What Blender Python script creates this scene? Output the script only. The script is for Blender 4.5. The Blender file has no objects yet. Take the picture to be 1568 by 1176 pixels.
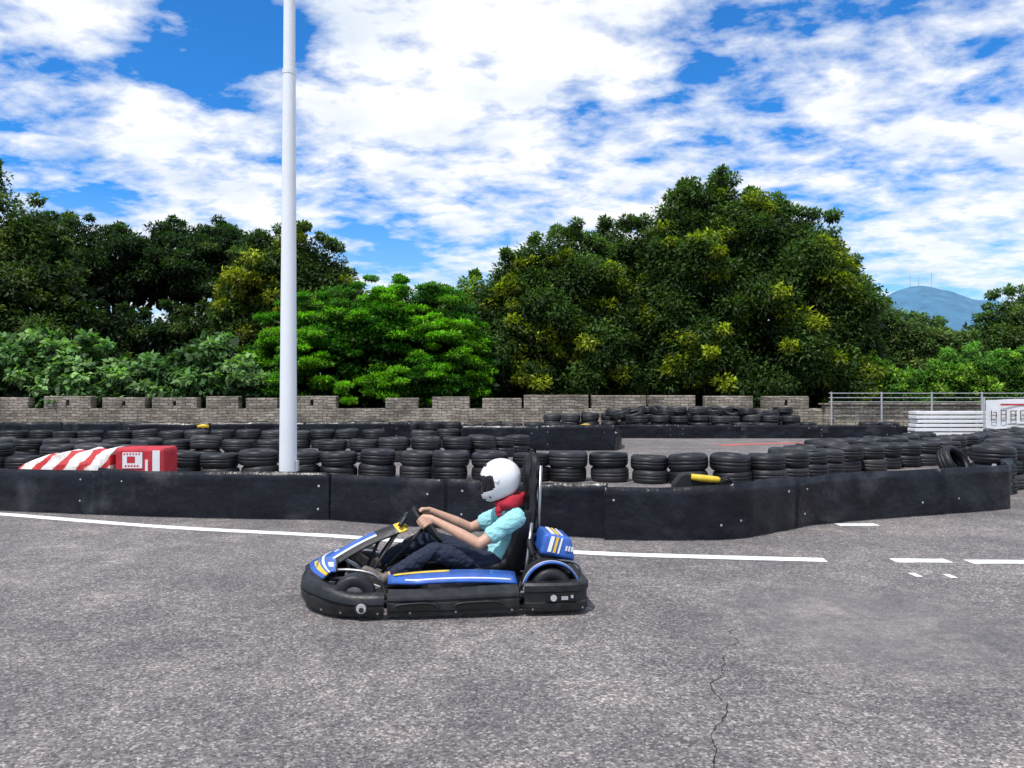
import bpy, bmesh, math, random
import numpy as np
from mathutils import Vector, Matrix, noise as mnoise
random.seed(7)
R = math.radians
scene = bpy.context.scene
COL = scene.collection

# ------------------------------------------------------------------ helpers
def link(o, parent=None):
    COL.objects.link(o)
    if parent is not None:
        o.parent = parent
    return o

def empty(name, loc=(0, 0, 0), rotz=0.0):
    e = bpy.data.objects.new(name, None)
    e.empty_display_size = 0.3
    e.location = loc
    e.rotation_euler = (0, 0, rotz)
    COL.objects.link(e)
    return e

def mobj(name, verts, faces, mat=None, parent=None, smooth=False, mats=None, fm=None):
    me = bpy.data.meshes.new(name)
    me.from_pydata([tuple(v) for v in verts], [], [tuple(f) for f in faces])
    if mats:
        for m in mats: me.materials.append(m)
        if fm is not None:
            me.polygons.foreach_set('material_index', fm)
    elif mat:
        me.materials.append(mat)
    if smooth:
        me.polygons.foreach_set('use_smooth', [True] * len(me.polygons))
    me.update()
    return link(bpy.data.objects.new(name, me), parent)

class MB:
    def __init__(s): s.v = []; s.f = []; s.m = []
    def add(s, v, f, m=0):
        b = len(s.v); s.v += [tuple(x) for x in v]
        s.f += [tuple(i + b for i in q) for q in f]; s.m += [m] * len(f)
    def box(s, c, size, m=0, rz=0.0):
        x, y, z = [k / 2 for k in size]
        pts = [(-x,-y,-z),(x,-y,-z),(x,y,-z),(-x,y,-z),(-x,-y,z),(x,-y,z),(x,y,z),(-x,y,z)]
        ca, sa = math.cos(rz), math.sin(rz)
        pts = [(c[0]+p[0]*ca-p[1]*sa, c[1]+p[0]*sa+p[1]*ca, c[2]+p[2]) for p in pts]
        s.add(pts, [(0,3,2,1),(4,5,6,7),(0,1,5,4),(1,2,6,5),(2,3,7,6),(3,0,4,7)], m)
    def tube(s, pts, rad, n=10, m=0, caps=True):
        pts = [Vector(p) for p in pts]
        if not hasattr(rad, '__len__'): rad = [rad] * len(pts)
        vs = []; fs = []
        up = Vector((0, 0, 1))
        prev = None
        for i, p in enumerate(pts):
            a = pts[max(i-1, 0)]; b = pts[min(i+1, len(pts)-1)]
            t = (b - a).normalized()
            if prev is None:
                u = t.cross(up)
                if u.length < 0.05: u = t.cross(Vector((1, 0, 0)))
            else:
                u = prev - t * prev.dot(t)
            u.normalize(); prev = u
            w = t.cross(u)
            for k in range(n):
                an = 2 * math.pi * k / n
                vs.append(p + (u * math.cos(an) + w * math.sin(an)) * rad[i])
        for i in range(len(pts) - 1):
            for k in range(n):
                fs.append((i*n+k, i*n+(k+1) % n, (i+1)*n+(k+1) % n, (i+1)*n+k))
        if caps:
            fs.append(tuple(range(n))[::-1]); fs.append(tuple((len(pts)-1)*n + k for k in range(n)))
        s.add(vs, fs, m)
    def obj(s, name, mats, parent=None, smooth=False, bevel=0, angle=40):
        o = mobj(name, s.v, s.f, None, parent, smooth, mats, s.m)
        if bevel:
            b = o.modifiers.new('bv', 'BEVEL'); b.width = bevel; b.segments = 2; b.limit_method = 'ANGLE'
            b.angle_limit = R(30)
        return o

def catmull(pts, sub=6):
    pts = [Vector(p) for p in pts]; out = []
    for i in range(len(pts) - 1):
        p0 = pts[max(i-1, 0)]; p1 = pts[i]; p2 = pts[i+1]; p3 = pts[min(i+2, len(pts)-1)]
        for k in range(sub):
            t = k / sub
            out.append(0.5*((2*p1)+(p2-p0)*t+(2*p0-5*p1+4*p2-p3)*t*t+(3*p1-p0-3*p2+p3)*t**3))
    out.append(pts[-1]); return out

# ------------------------------------------------------------------ materials
def nodes(name):
    m = bpy.data.materials.new(name); m.use_nodes = True
    nt = m.node_tree; b = nt.nodes['Principled BSDF']
    return m, nt, b
def N(nt, t, **kw):
    n = nt.nodes.new(t)
    for k, v in kw.items(): setattr(n, k, v)
    return n
def noise_n(nt, scale, detail=4, rough=0.55, coord='Object', dist=0.0):
    tc = N(nt, 'ShaderNodeTexCoord'); n = N(nt, 'ShaderNodeTexNoise')
    n.inputs['Scale'].default_value = scale; n.inputs['Detail'].default_value = detail
    n.inputs['Roughness'].default_value = rough; n.inputs['Distortion'].default_value = dist
    nt.links.new(tc.outputs[coord], n.inputs['Vector']); return n
def ramp(nt, src, stops):
    r = N(nt, 'ShaderNodeValToRGB'); e = r.color_ramp.elements
    while len(e) < len(stops): e.new(0.5)
    for i, (p, c) in enumerate(stops):
        e[i].position = p; e[i].color = c if len(c) == 4 else (*c, 1)
    nt.links.new(src, r.inputs[0]); return r
def mixc(nt, fac, a, b, mode='MIX'):
    n = N(nt, 'ShaderNodeMix', data_type='RGBA', blend_type=mode)
    for sock, v in ((n.inputs[0], fac), (n.inputs[6], a), (n.inputs[7], b)):
        if hasattr(v, 'node'): nt.links.new(v, sock)
        elif isinstance(v, (int, float)): sock.default_value = v
        else: sock.default_value = (*v, 1) if len(v) == 3 else v
    return n.outputs[2]
def bump(nt, b, src, strength=0.3, dist=0.01):
    bp = N(nt, 'ShaderNodeBump'); bp.inputs['Strength'].default_value = strength
    bp.inputs['Distance'].default_value = dist
    nt.links.new(src, bp.inputs['Height']); nt.links.new(bp.outputs[0], b.inputs['Normal'])

def simple(name, col, rough=0.5, metal=0.0, var=0.25, scale=8, bs=0.15, coat=0.0, dust=0.0):
    m, nt, b = nodes(name)
    n = noise_n(nt, scale, 5, 0.6)
    lo = tuple(c * (1 - var) for c in col); hi = tuple(min(1, c * (1 + var)) for c in col)
    c = ramp(nt, n.outputs[0], [(0.3, lo), (0.7, hi)]).outputs[0]
    if dust:
        n2 = noise_n(nt, 7, 7, 0.75, dist=0.6)
        d = ramp(nt, n2.outputs[0], [(0.48, (0, 0, 0)), (0.75, (dust, dust, dust))])
        c = mixc(nt, d.outputs[0], c, (0.16, 0.155, 0.15))
        rr = ramp(nt, n2.outputs[0], [(0.4, (rough, rough, rough)), (0.7, (min(1, rough+0.35),)*3)])
        nt.links.new(rr.outputs[0], b.inputs['Roughness'])
    else:
        b.inputs['Roughness'].default_value = rough
    nt.links.new(c, b.inputs['Base Color'])
    b.inputs['Metallic'].default_value = metal
    b.inputs['Coat Weight'].default_value = coat
    if bs: bump(nt, b, n.outputs[0], bs, 0.01)
    return m

def mat_asphalt():
    m, nt, b = nodes('asphalt')
    n1 = noise_n(nt, 0.35, 4, 0.6); n2 = noise_n(nt, 1.5, 6, 0.72, dist=0.5); n3 = noise_n(nt, 95, 3, 0.7)
    n4 = noise_n(nt, 11, 5, 0.75)
    base = ramp(nt, n1.outputs[0], [(0.3, (0.165, 0.152, 0.150)), (0.7, (0.245, 0.225, 0.218))])
    p2 = ramp(nt, n2.outputs[0], [(0.34, (0.66, 0.66, 0.69)), (0.5, (0.90, 0.90, 0.91)), (0.60, (1.18, 1.15, 1.12)), (0.72, (1.75, 1.68, 1.62))])
    c = mixc(nt, 0.85, base.outputs[0], p2.outputs[0], 'MULTIPLY')
    p4 = ramp(nt, n4.outputs[0], [(0.3, (0.66, 0.66, 0.67)), (0.7, (1.32, 1.31, 1.3))])
    c = mixc(nt, 0.8, c, p4.outputs[0], 'MULTIPLY')
    tc = N(nt, 'ShaderNodeTexCoord')
    dd = N(nt, 'ShaderNodeVectorMath', operation='DISTANCE'); nt.links.new(tc.outputs['Object'], dd.inputs[0]); dd.inputs[1].default_value = (2.35, 5.0, 0)
    mr = N(nt, 'ShaderNodeMapRange', interpolation_type='SMOOTHSTEP'); nt.links.new(dd.outputs['Value'], mr.inputs[0])
    mr.inputs[1].default_value = 0.4; mr.inputs[2].default_value = 1.5; mr.inputs[3].default_value = 0.3; mr.inputs[4].default_value = 0.85
    v = N(nt, 'ShaderNodeTexVoronoi'); v.inputs['Scale'].default_value = 80
    nt.links.new(tc.outputs['Object'], v.inputs['Vector'])
    sep = N(nt, 'ShaderNodeSeparateColor'); nt.links.new(v.outputs['Color'], sep.inputs[0])
    ch = ramp(nt, sep.outputs[0], [(0.0, (0.3, 0.3, 0.32)), (0.45, (0.8, 0.8, 0.81)), (0.8, (1.15, 1.13, 1.1)), (1.0, (2.3, 2.2, 2.1))])
    c = mixc(nt, mr.outputs[0], c, mixc(nt, 1.0, c, ch.outputs[0], 'MULTIPLY'))
    p3 = ramp(nt, n3.outputs[0], [(0.35, (0.6, 0.6, 0.6)), (0.65, (1.35, 1.35, 1.35))])
    c = mixc(nt, 0.7, c, p3.outputs[0], 'MULTIPLY')
    nt.links.new(c, b.inputs['Base Color']); b.inputs['Roughness'].default_value = 0.85
    bump(nt, b, n3.outputs[0], 0.6, 0.005)
    return m

def mat_line(name, col):
    m, nt, b = nodes(name)
    n = noise_n(nt, 26, 6, 0.8)
    r = ramp(nt, n.outputs[0], [(0.33, (0.34, 0.33, 0.33)), (0.43, col)])
    nt.links.new(r.outputs[0], b.inputs['Base Color']); b.inputs['Roughness'].default_value = 0.7
    return m

def mat_belt():
    m, nt, b = nodes('rubber_belt')
    n1 = noise_n(nt, 1.5, 5, 0.6); n2 = noise_n(nt, 9, 6, 0.7, dist=0.5)
    tc = N(nt, 'ShaderNodeTexCoord'); mp = N(nt, 'ShaderNodeMapping'); mp.inputs['Scale'].default_value = (1.2, 1.2, 6.0)
    n3 = N(nt, 'ShaderNodeTexNoise'); n3.inputs['Scale'].default_value = 2.2; n3.inputs['Detail'].default_value = 7; n3.inputs['Roughness'].default_value = 0.65
    nt.links.new(tc.outputs['Object'], mp.inputs[0]); nt.links.new(mp.outputs[0], n3.inputs['Vector'])
    base = ramp(nt, n2.outputs[0], [(0.3, (0.0035, 0.004, 0.007)), (0.7, (0.010, 0.011, 0.017))])
    dust = ramp(nt, n1.outputs[0], [(0.58, (0, 0, 0)), (0.74, (0.42, 0.42, 0.42))])
    c = mixc(nt, dust.outputs[0], base.outputs[0], (0.10, 0.10, 0.11))
    sc = ramp(nt, n2.outputs[0], [(0.70, (0, 0, 0)), (0.77, (0.6, 0.6, 0.6))])
    c = mixc(nt, sc.outputs[0], c, (0.24, 0.24, 0.26))
    st = ramp(nt, n3.outputs[0], [(0.58, (0, 0, 0)), (0.78, (0.4, 0.4, 0.4))])
    c = mixc(nt, st.outputs[0], c, (0.05, 0.05, 0.058))
    nt.links.new(c, b.inputs['Base Color'])
    rr = ramp(nt, n3.outputs[0], [(0.4, (0.26, 0.26, 0.26)), (0.7, (0.5, 0.5, 0.5))]); nt.links.new(rr.outputs[0], b.inputs['Roughness'])
    b.inputs['Specular IOR Level'].default_value = 0.30
    bump(nt, b, n1.outputs[0], 0.5, 0.08)
    return m

def mat_tire():
    m, nt, b = nodes('tire_rubber')
    n = noise_n(nt, 5, 6, 0.7); oi = N(nt, 'ShaderNodeObjectInfo')
    base = ramp(nt, oi.outputs['Random'], [(0.0, (0.006, 0.007, 0.010)), (0.5, (0.012, 0.013, 0.017)), (0.85, (0.024, 0.024, 0.028)), (1.0, (0.045, 0.044, 0.046))])
    d = ramp(nt, n.outputs[0], [(0.5, (0, 0, 0)), (0.8, (0.4, 0.4, 0.4))])
    c = mixc(nt, d.outputs[0], base.outputs[0], (0.09, 0.086, 0.084))
    nt.links.new(c, b.inputs['Base Color']); b.inputs['Roughness'].default_value = 0.48
    b.inputs['Specular IOR Level'].default_value = 0.4
    bump(nt, b, n.outputs[0], 0.3, 0.02)
    return m

def mat_stone():
    m, nt, b = nodes('stone_masonry')
    tc = N(nt, 'ShaderNodeTexCoord'); sp = N(nt, 'ShaderNodeSeparateXYZ'); cb = N(nt, 'ShaderNodeCombineXYZ')
    nt.links.new(tc.outputs['Object'], sp.inputs[0]); nt.links.new(sp.outputs[0], cb.inputs[0]); nt.links.new(sp.outputs[2], cb.inputs[1])
    nd = noise_n(nt, 1.8, 4)
    ad = N(nt, 'ShaderNodeVectorMath', operation='MULTIPLY_ADD')
    nt.links.new(nd.outputs['Color'], ad.inputs[0]); ad.inputs[1].default_value = (0.3, 0.16, 0); nt.links.new(cb.outputs[0], ad.inputs[2])
    br = N(nt, 'ShaderNodeTexBrick'); nt.links.new(ad.outputs[0], br.inputs[0])
    br.inputs['Scale'].default_value = 1.0; br.inputs['Brick Width'].default_value = 0.34; br.inputs['Row Height'].default_value = 0.105
    br.inputs['Mortar Size'].default_value = 0.012; br.inputs['Color1'].default_value = (0.24, 0.21, 0.17, 1)
    br.inputs['Color2'].default_value = (0.48, 0.43, 0.37, 1); br.inputs['Mortar'].default_value = (0.10, 0.09, 0.08, 1)
    n = noise_n(nt, 1.0, 6, 0.7); n2 = noise_n(nt, 9, 5, 0.7)
    st = ramp(nt, n.outputs[0], [(0.35, (0.42, 0.40, 0.38)), (0.65, (1.15, 1.12, 1.08))])
    c = mixc(nt, 0.9, br.outputs[0], st.outputs[0], 'MULTIPLY')
    s2 = ramp(nt, n2.outputs[0], [(0.35, (0.65, 0.65, 0.65)), (0.7, (1.3, 1.3, 1.25))])
    c = mixc(nt, 0.9, c, s2.outputs[0], 'MULTIPLY')
    nt.links.new(c, b.inputs['Base Color']); b.inputs['Roughness'].default_value = 0.9
    bump(nt, b, n2.outputs[0], 0.8, 0.05)
    return m

def mat_leaf(name, trans=0.3, rough=0.5):
    m = bpy.data.materials.new(name); m.use_nodes = True; nt = m.node_tree; nt.nodes.clear()
    o = N(nt, 'ShaderNodeOutputMaterial'); a = N(nt, 'ShaderNodeAttribute', attribute_name='Col')
    p = N(nt, 'ShaderNodeBsdfPrincipled'); p.inputs['Roughness'].default_value = rough
    p.inputs['Specular IOR Level'].default_value = 0.2
    t = N(nt, 'ShaderNodeBsdfTranslucent'); mx = N(nt, 'ShaderNodeMixShader'); mx.inputs[0].default_value = trans
    nt.links.new(a.outputs['Color'], p.inputs['Base Color'])
    tcol = mixc(nt, 1.0, a.outputs['Color'], (1.4, 1.8, 0.4), 'MULTIPLY')
    nt.links.new(tcol, t.inputs[0])
    nt.links.new(p.outputs[0], mx.inputs[1]); nt.links.new(t.outputs[0], mx.inputs[2]); nt.links.new(mx.outputs[0], o.inputs[0])
    return m

M_asph = mat_asphalt(); M_line = mat_line('road_paint', (0.85, 0.85, 0.83)); M_redline = mat_line('red_kerb_paint', (0.45, 0.12, 0.10))
M_belt = mat_belt(); M_tire = mat_tire(); M_stone = mat_stone(); M_leaf = mat_leaf('leaves'); M_bark = simple('bark', (0.06, 0.045, 0.035), 0.9, 0, 0.4, 5, 0.6)
M_white = simple('white_paint', (0.78, 0.79, 0.80), 0.4, 0, 0.06, 3, 0.05)
M_pole = simple('pole_paint', (0.80, 0.82, 0.85), 0.4, 0, 0.05, 1.5, 0.0)
M_black = simple('black_plastic', (0.008, 0.009, 0.011), 0.34, 0, 0.5, 14, 0.15, dust=0.16)
M_blackm = simple('black_matte', (0.009, 0.009, 0.010), 0.55, 0, 0.3, 14, 0.1, dust=0.12)
M_blue = simple('blue_plastic', (0.025, 0.11, 0.45), 0.3, 0, 0.25, 10, 0.05, 0.4, dust=0.25)
M_yellow = simple('yellow_plastic', (0.75, 0.50, 0.03), 0.4, 0, 0.15, 10, 0.05, dust=0.2)
M_steel = simple('steel', (0.35, 0.35, 0.36), 0.35, 0.9, 0.2, 20, 0.05)
M_galv = simple('galvanised_rail', (0.45, 0.46, 0.47), 0.5, 0.2, 0.2, 6, 0.05)
M_red = simple('red_paint', (0.50, 0.02, 0.035), 0.5, 0, 0.25, 5, 0.1, dust=0.2)
M_helmet = simple('helmet_shell', (0.80, 0.80, 0.81), 0.22, 0, 0.04, 10, 0.0, 0.5)
M_skin = simple('skin', (0.56, 0.33, 0.23), 0.5, 0, 0.10, 25, 0.05)
M_shirt = simple('teal_shirt', (0.30, 0.62, 0.64), 0.85, 0, 0.10, 60, 0.15)
M_navy = simple('navy_trousers', (0.013, 0.020, 0.045), 0.85, 0, 0.3, 60, 0.2)
M_shoe = simple('shoe_grey', (0.16, 0.13, 0.11), 0.7, 0, 0.6, 30, 0.2)
M_scarf = simple('red_scarf', (0.38, 0.012, 0.03), 0.85, 0, 0.3, 30, 0.2)
M_dark = simple('dark_fill', (0.003, 0.003, 0.003), 0.9, 0, 0.1, 10, 0)  # near-black for cracks and eyes, and painted shade in vents and openings
def mat_visor():
    m, nt, b = nodes('smoked_visor')
    n = noise_n(nt, 20, 2); r = ramp(nt, n.outputs[0], [(0.3, (0.01, 0.01, 0.012)), (0.7, (0.02, 0.02, 0.024))])
    nt.links.new(r.outputs[0], b.inputs['Base Color']); b.inputs['Roughness'].default_value = 0.08; b.inputs['Alpha'].default_value = 0.78
    return m
M_visor = mat_visor()

# ------------------------------------------------------------------ ground
def ground():
    xs = [-3000, -200, -40, 40, 200, 3000]; ys = [-200, -30, 40, 200, 3500]
    v = [(x, y, 0) for y in ys for x in xs]; nx = len(xs)
    f = [(j*nx+i, j*nx+i+1, (j+1)*nx+i+1, (j+1)*nx+i) for j in range(len(ys)-1) for i in range(nx-1)]
    mobj('asphalt_ground', v, f, M_asph)
ground()

def ribbon(name, pts, w, mat, z=0.004, sub=8, jitter=0.0):
    p = catmull([(a, b, 0) for a, b in pts], sub) if sub > 1 else [Vector((a, b, 0)) for a, b in pts]
    v = []
    for i, q in enumerate(p):
        t = (p[min(i+1, len(p)-1)] - p[max(i-1, 0)]).normalized(); n = Vector((-t.y, t.x, 0))
        j1 = random.uniform(-jitter, jitter); j2 = random.uniform(-jitter, jitter)
        v += [(q + n*(w/2+j1)) + Vector((0, 0, z)), (q - n*(w/2+j2)) + Vector((0, 0, z))]
    f = [(2*i, 2*i+1, 2*i+3, 2*i+2) for i in range(len(p)-1)]
    return mobj(name, v, f, mat)
ribbon('road_marking', [(-11, 11.5), (-8, 10.1), (-6.3, 9.5), (-3.89, 8.6), (-1.94, 8.07), (-1.04, 7.76), (0.65, 7.22), (1.76, 7.03), (2.79, 6.9)], 0.16, M_line, jitter=0.006, sub=14)
for a, b in [((3.38, 6.88), (3.87, 6.87)), ((4.02, 6.83), (5.6, 6.80)), ((3.27, 6.34), (3.33, 6.34)), ((3.53, 6.3), (3.59, 6.3)), ((3.66, 8.72), (4.12, 8.74))]:
    ribbon('road_marking', [a, b], 0.16 if b[0]-a[0] > 0.1 else 0.13, M_line, jitter=0.008, sub=10)
ribbon('red_kerb_marking', [(5.8, 21.6), (7.5, 22.4), (10.6, 22.6), (13, 21.6)], 0.5, M_redline)
def crack(x0, y0, x1, y1, w, seed):
    pts = []; n = 40
    for i in range(n):
        t = i/(n-1); o = 0.09*mnoise.noise(Vector((t*5+seed, seed, 0)))+0.035*mnoise.noise(Vector((t*22+seed, 3, 0)))
        pts.append((x0+(x1-x0)*t+o, y0+(y1-y0)*t))
    ribbon('asphalt_crack', pts, w, M_dark, jitter=w*0.4, sub=1)
crack(1.42, 4.9, 1.10, 4.1, 0.003, 1); crack(1.10, 4.1, 0.66, 2.6, 0.004, 4)

# ------------------------------------------------------------------ tires
def tire_mesh(nm_, bulge, seed):
    prof = [(0.195,-0.075),(0.215,-0.100),(0.25,-0.122-bulge),(0.285,-0.122-bulge*0.6),(0.308,-0.104),(0.322,-0.082),(0.328,-0.05),(0.328,-0.032),(0.320,-0.029),(0.320,-0.024),(0.330,-0.021),
            (0.330,0.021),(0.320,0.024),(0.320,0.029),(0.328,0.032),(0.328,0.05),(0.322,0.082),(0.308,0.104),(0.285,0.122+bulge*0.6),(0.25,0.122+bulge),(0.215,0.100),(0.195,0.075),
            (0.20,0.055),(0.24,0.08),(0.28,0.06),(0.30,0),(0.28,-0.06),(0.24,-0.08),(0.20,-0.055)]
    n = 40; v = []; f = []; k = len(prof)
    for i in range(n):
        a = 2*math.pi*i/n
        q = 1+0.014*math.sin(2*a+seed)+0.006*math.sin(3*a+seed*2)
        for j, (r, z) in enumerate(prof):
            rr = r*q - (0.005 if (i % 2 and 4 <= j <= 16) else 0)
            zz = z*(1+0.05*math.sin(2*a+seed*1.7))+0.006*math.sin(a+seed)
            v.append((rr*math.cos(a), rr*math.sin(a), zz))
    for i in range(n):
        for j in range(k):
            f.append((i*k+j, ((i+1) % n)*k+j, ((i+1) % n)*k+(j+1) % k, i*k+(j+1) % k))
    me = bpy.data.meshes.new(nm_); me.from_pydata(v, [], f); me.materials.append(M_tire)
    me.polygons.foreach_set('use_smooth', [True]*len(me.polygons)); me.update(); return me
TMS = [tire_mesh('tire', 0.0, 0.3), tire_mesh('tire', 0.006, 1.9), tire_mesh('tire', -0.010, 4.1)]
def tire(parent, x, y, z, s=1.0, rot=None, zs=None):
    o = bpy.data.objects.new('tire', random.choice(TMS))
    o.location = (x, y, z); o.scale = (s, s, s*(zs or random.uniform(0.94, 1.06)))
    o.rotation_euler = rot or (random.gauss(0, 0.02), random.gauss(0, 0.02), random.uniform(0, 6.28))
    link(o, parent)
def tire_row(path, levels=2, step=0.665, s=1.0, miss=0.0, jit=0.022, top_stand=0.0):
    e = empty('tire_barrier')
    p = catmull([(a, b, 0) for a, b in path], 12)
    d = 0.0; nxt = 0.0
    for i in range(1, len(p)):
        seg = (p[i]-p[i-1]).length
        while d + seg >= nxt:
            q = p[i-1].lerp(p[i], (nxt-d)/seg)
            nxt += step*s*random.uniform(0.97, 1.04)
            lv = levels(q) if callable(levels) else levels
            ox, oy = random.uniform(-jit, jit), random.uniform(-jit, jit)*2
            if random.random() < miss: lv = max(1, lv-1)
            z = 0
            for L in range(lv):
                sc = s*random.uniform(0.93, 1.02); zs = random.uniform(0.95, 1.07)
                tilt = None
                if L == lv-1 and random.random() < 0.08: tilt = (random.uniform(-0.12, 0.12), random.uniform(-0.12, 0.12), random.uniform(0, 6.28))
                tire(e, q.x+ox+random.uniform(-jit, jit), q.y+oy+random.uniform(-jit, jit), z+0.122*sc*zs+(0.02 if tilt else 0), sc, tilt, zs); z += 0.244*sc*zs
            if random.random() < top_stand:
                tire(e, q.x+ox+0.2, q.y+oy+0.1, z+0.10, s*0.9, (R(random.uniform(12, 35))*random.choice([-1, 1]), random.uniform(-.2, .2), random.uniform(-0.7, 0.7)))
        d += seg
    return e
tire_row([(-6.9, 13.2), (-5.9, 13.1), (-4.35, 13.2), (-2.1, 13.5), (-0.94, 13.25), (0.62, 13.1), (1.93, 12.96), (2.94, 12.65), (3.68, 12.6), (4.3, 12.85), (5.15, 13.6), (6.2, 14.5), (7.07, 15.0), (8.25, 15.8), (9.4, 16.4)])
tire_row([(4.9, 13.9), (5.8, 14.9), (6.7, 15.5)])
tire_row([(-19, 18.5), (-14, 17.4), (-11, 16.9), (-6, 16.6), (-2.5, 16.8), (-0.8, 17.4), (0.2, 18.6)], miss=0.05)
tire_row([(-14, 15.2), (-10.5, 15.0), (-8, 14.9), (-6.8, 15.1)], miss=0.1)
tire_row([(-21, 20.5), (-12, 20.2), (-7, 20.6), (-3.5, 20.8), (-0.6, 21.0)], miss=0.08, top_stand=0.03)
tire_row([(-26, 25), (-16, 24.6), (-9, 24.9), (-3, 25.2), (1.5, 25)], levels=2, top_stand=0.06)
tire_row([(-26, 26.4), (-16, 26), (-8, 26.4), (0, 26.3)], levels=2, miss=0.2)
tire_row([(-1.0, 20.6), (0.5, 20.5), (2.2, 20.4)], levels=2)
tire_row([(1.4, 27.2), (3.5, 27.3), (6, 27), (9.5, 26.8)], levels=lambda q: random.choice([3, 3, 4]))
tire_row([(2.0, 26.3), (5, 26.2), (7.0, 26.1), (9.4, 26.0)], levels=lambda q: 3, miss=0.25)
tire_row([(4.2, 25.4), (6, 25.4), (8.4, 25.3)], levels=lambda q: 3, miss=0.3)
tire_row([(10, 26.2), (13, 26.0), (16, 25.6), (22, 25)], levels=lambda q: random.choice([1, 2, 2]))
tire_row([(7.2, 11.6), (7.75, 12.2), (8.3, 13.0), (8.9, 14.0), (9.7, 15.2), (11, 17), (13, 19)], levels=lambda q: 3 if q.y < 14 else 2)
tire_row([(8.6, 12.4), (9.3, 13.4), (10.3, 15), (12, 17)], levels=3)
tire_row([(9.6, 17.5), (11, 18.5), (12.5, 20), (15, 22)], levels=2)
tire_row([(6.5, 16.4), (7.6, 17.0), (9.0, 18.0), (10.5, 19.5)], levels=2)
e = empty('loose_tire')
tire(e, 7.25, 12.7, 0.32, 0.95, (R(58), 0.2, 0.5))
def pile(x0, x1, y0, y1, z0, n, h, sg=0.3):
    e = empty('tire_pile')
    for i in range(n):
        x = random.uniform(x0, x1); y = random.uniform(y0, y1); t = 1-abs((x-(x0+x1)/2)/((x1-x0)/2))
        z = z0+random.random()*h*(0.3+0.7*t)
        tire(e, x, y, z, random.uniform(0.9, 1.05), (random.gauss(0, sg), random.gauss(0, sg), random.uniform(0, 6)))
pile(3.5, 9.0, 25.4, 26.8, 0.72, 16, 0.22, 0.2)

# ------------------------------------------------------------------ belt walls
def belt(path, h, panel=1.9, th=0.014, lean=0.0, wav=0.035):
    e = empty('rubber_belt_barrier')
    p = catmull([(a, b, 0) for a, b in path], 16)
    q = [p[0]]
    for i in range(1, len(p)):
        seg = p[i]-p[i-1]; L = seg.length; k = max(1, int(L/0.06))
        for j in range(1, k+1): q.append(p[i-1]+seg*(j/k))
    per = int(panel/0.06); s = 0; idx = 0
    while s < len(q)-2:
        en = min(s+per+int(random.uniform(-9, 12)), len(q)-1)
        if len(q)-1-en < 6: en = len(q)-1
        v = []; NZ = 7
        off = 0.007*(idx % 2); hh = h*random.uniform(0.975, 1.02); sd = random.uniform(0, 50)
        for i in range(s, en+1):
            t = (q[min(i+1, len(q)-1)]-q[max(i-1, 0)]).normalized(); n = Vector((-t.y, t.x, 0))
            if n.y > 0: n = -n
            for k in range(NZ):
                z = k/(NZ-1)
                w = wav*mnoise.noise(Vector((q[i].x*1.3, q[i].y*1.3, z*0.8)))*(0.4+z) + wav*0.6*mnoise.noise(Vector((q[i].x*4, q[i].y*4, z*2)))
                zz = 0.008 + z*(hh+0.03*mnoise.noise(Vector((q[i].x*0.9+sd, 5, 0))))
                base = q[i] + n*(off+w) + Vector((0, 0, zz))
                v += [base+n*th, base]
        cnt = en-s+1; f = []
        def ix(i, k, o): return (i*NZ+k)*2+o
        for i in range(cnt-1):
            for k in range(NZ-1):
                f.append((ix(i,k,0), ix(i+1,k,0), ix(i+1,k+1,0), ix(i,k+1,0)))
                f.append((ix(i,k,1), ix(i,k+1,1), ix(i+1,k+1,1), ix(i+1,k,1)))
            f.append((ix(i,NZ-1,0), ix(i+1,NZ-1,0), ix(i+1,NZ-1,1), ix(i,NZ-1,1)))
        for i in (0, cnt-1):
            for k in range(NZ-1): f.append((ix(i,k,0), ix(i,k+1,0), ix(i,k+1,1), ix(i,k,1)))
        o = mobj('belt_panel', v, f, M_belt, e, smooth=True)
        o.data.polygons.foreach_set('use_smooth', [abs(p_.normal.z) < 0.6 for p_ in o.data.polygons])
        for i in (s+3, en-3):
            if 0 < i < len(q)-1:
                t = (q[i+1]-q[i-1]).normalized(); n = Vector((-t.y, t.x, 0))
                if n.y > 0: n = -n
                for z in (0.3, 0.74):
                    if random.random() < 0.4: continue
                    b = MB(); zr = z+random.uniform(-.06, .06)
                    w = wav*mnoise.noise(Vector((q[i].x*1.3, q[i].y*1.3, zr*0.8)))*(0.4+zr) + wav*0.6*mnoise.noise(Vector((q[i].x*4, q[i].y*4, zr*2)))
                    c = q[i]+n*(off+th+w)+Vector((0, 0, h*zr))
                    b.tube([c-n*0.02, c+n*0.004], random.uniform(0.009, 0.014), 8); b.obj('bolt', [M_galv], e)
                b = MB(); c = q[i]-n*0.09; b.tube([c, c+Vector((0, 0, h*0.90))], 0.03, 8); b.obj('support_post', [M_galv], e)
        s = en; idx += 1
    return e
belt([(-16, 13.5), (-10.5, 11.2), (-8.1, 10.3), (-6.46, 9.76), (-4.61, 9.35), (-3.11, 9.12), (-2.17, 9.06), (-1.63, 8.84), (-0.6, 8.42), (0.315, 8.11), (0.98, 7.91)], 0.54)
belt([(0.93, 7.84), (1.70, 7.80), (2.33, 7.92), (2.85, 8.30), (3.64, 8.83), (4.86, 9.32), (6.22, 9.85), (6.45, 10.1), (6.9, 10.9), (7.3, 11.3)], 0.545)
belt([(-1.3, 20.0), (0.5, 19.75), (2.62, 19.7)], 0.64)
belt([(2.62, 19.7), (2.9, 20.6), (3.1, 23.0), (3.3, 24.9), (6, 24.9), (9, 24.9), (13, 24.4), (17, 23.5)], 0.42)
belt([(-20, 22.6), (-12, 22.3), (-9, 22.4), (-3, 22.9)], 0.6)

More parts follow.
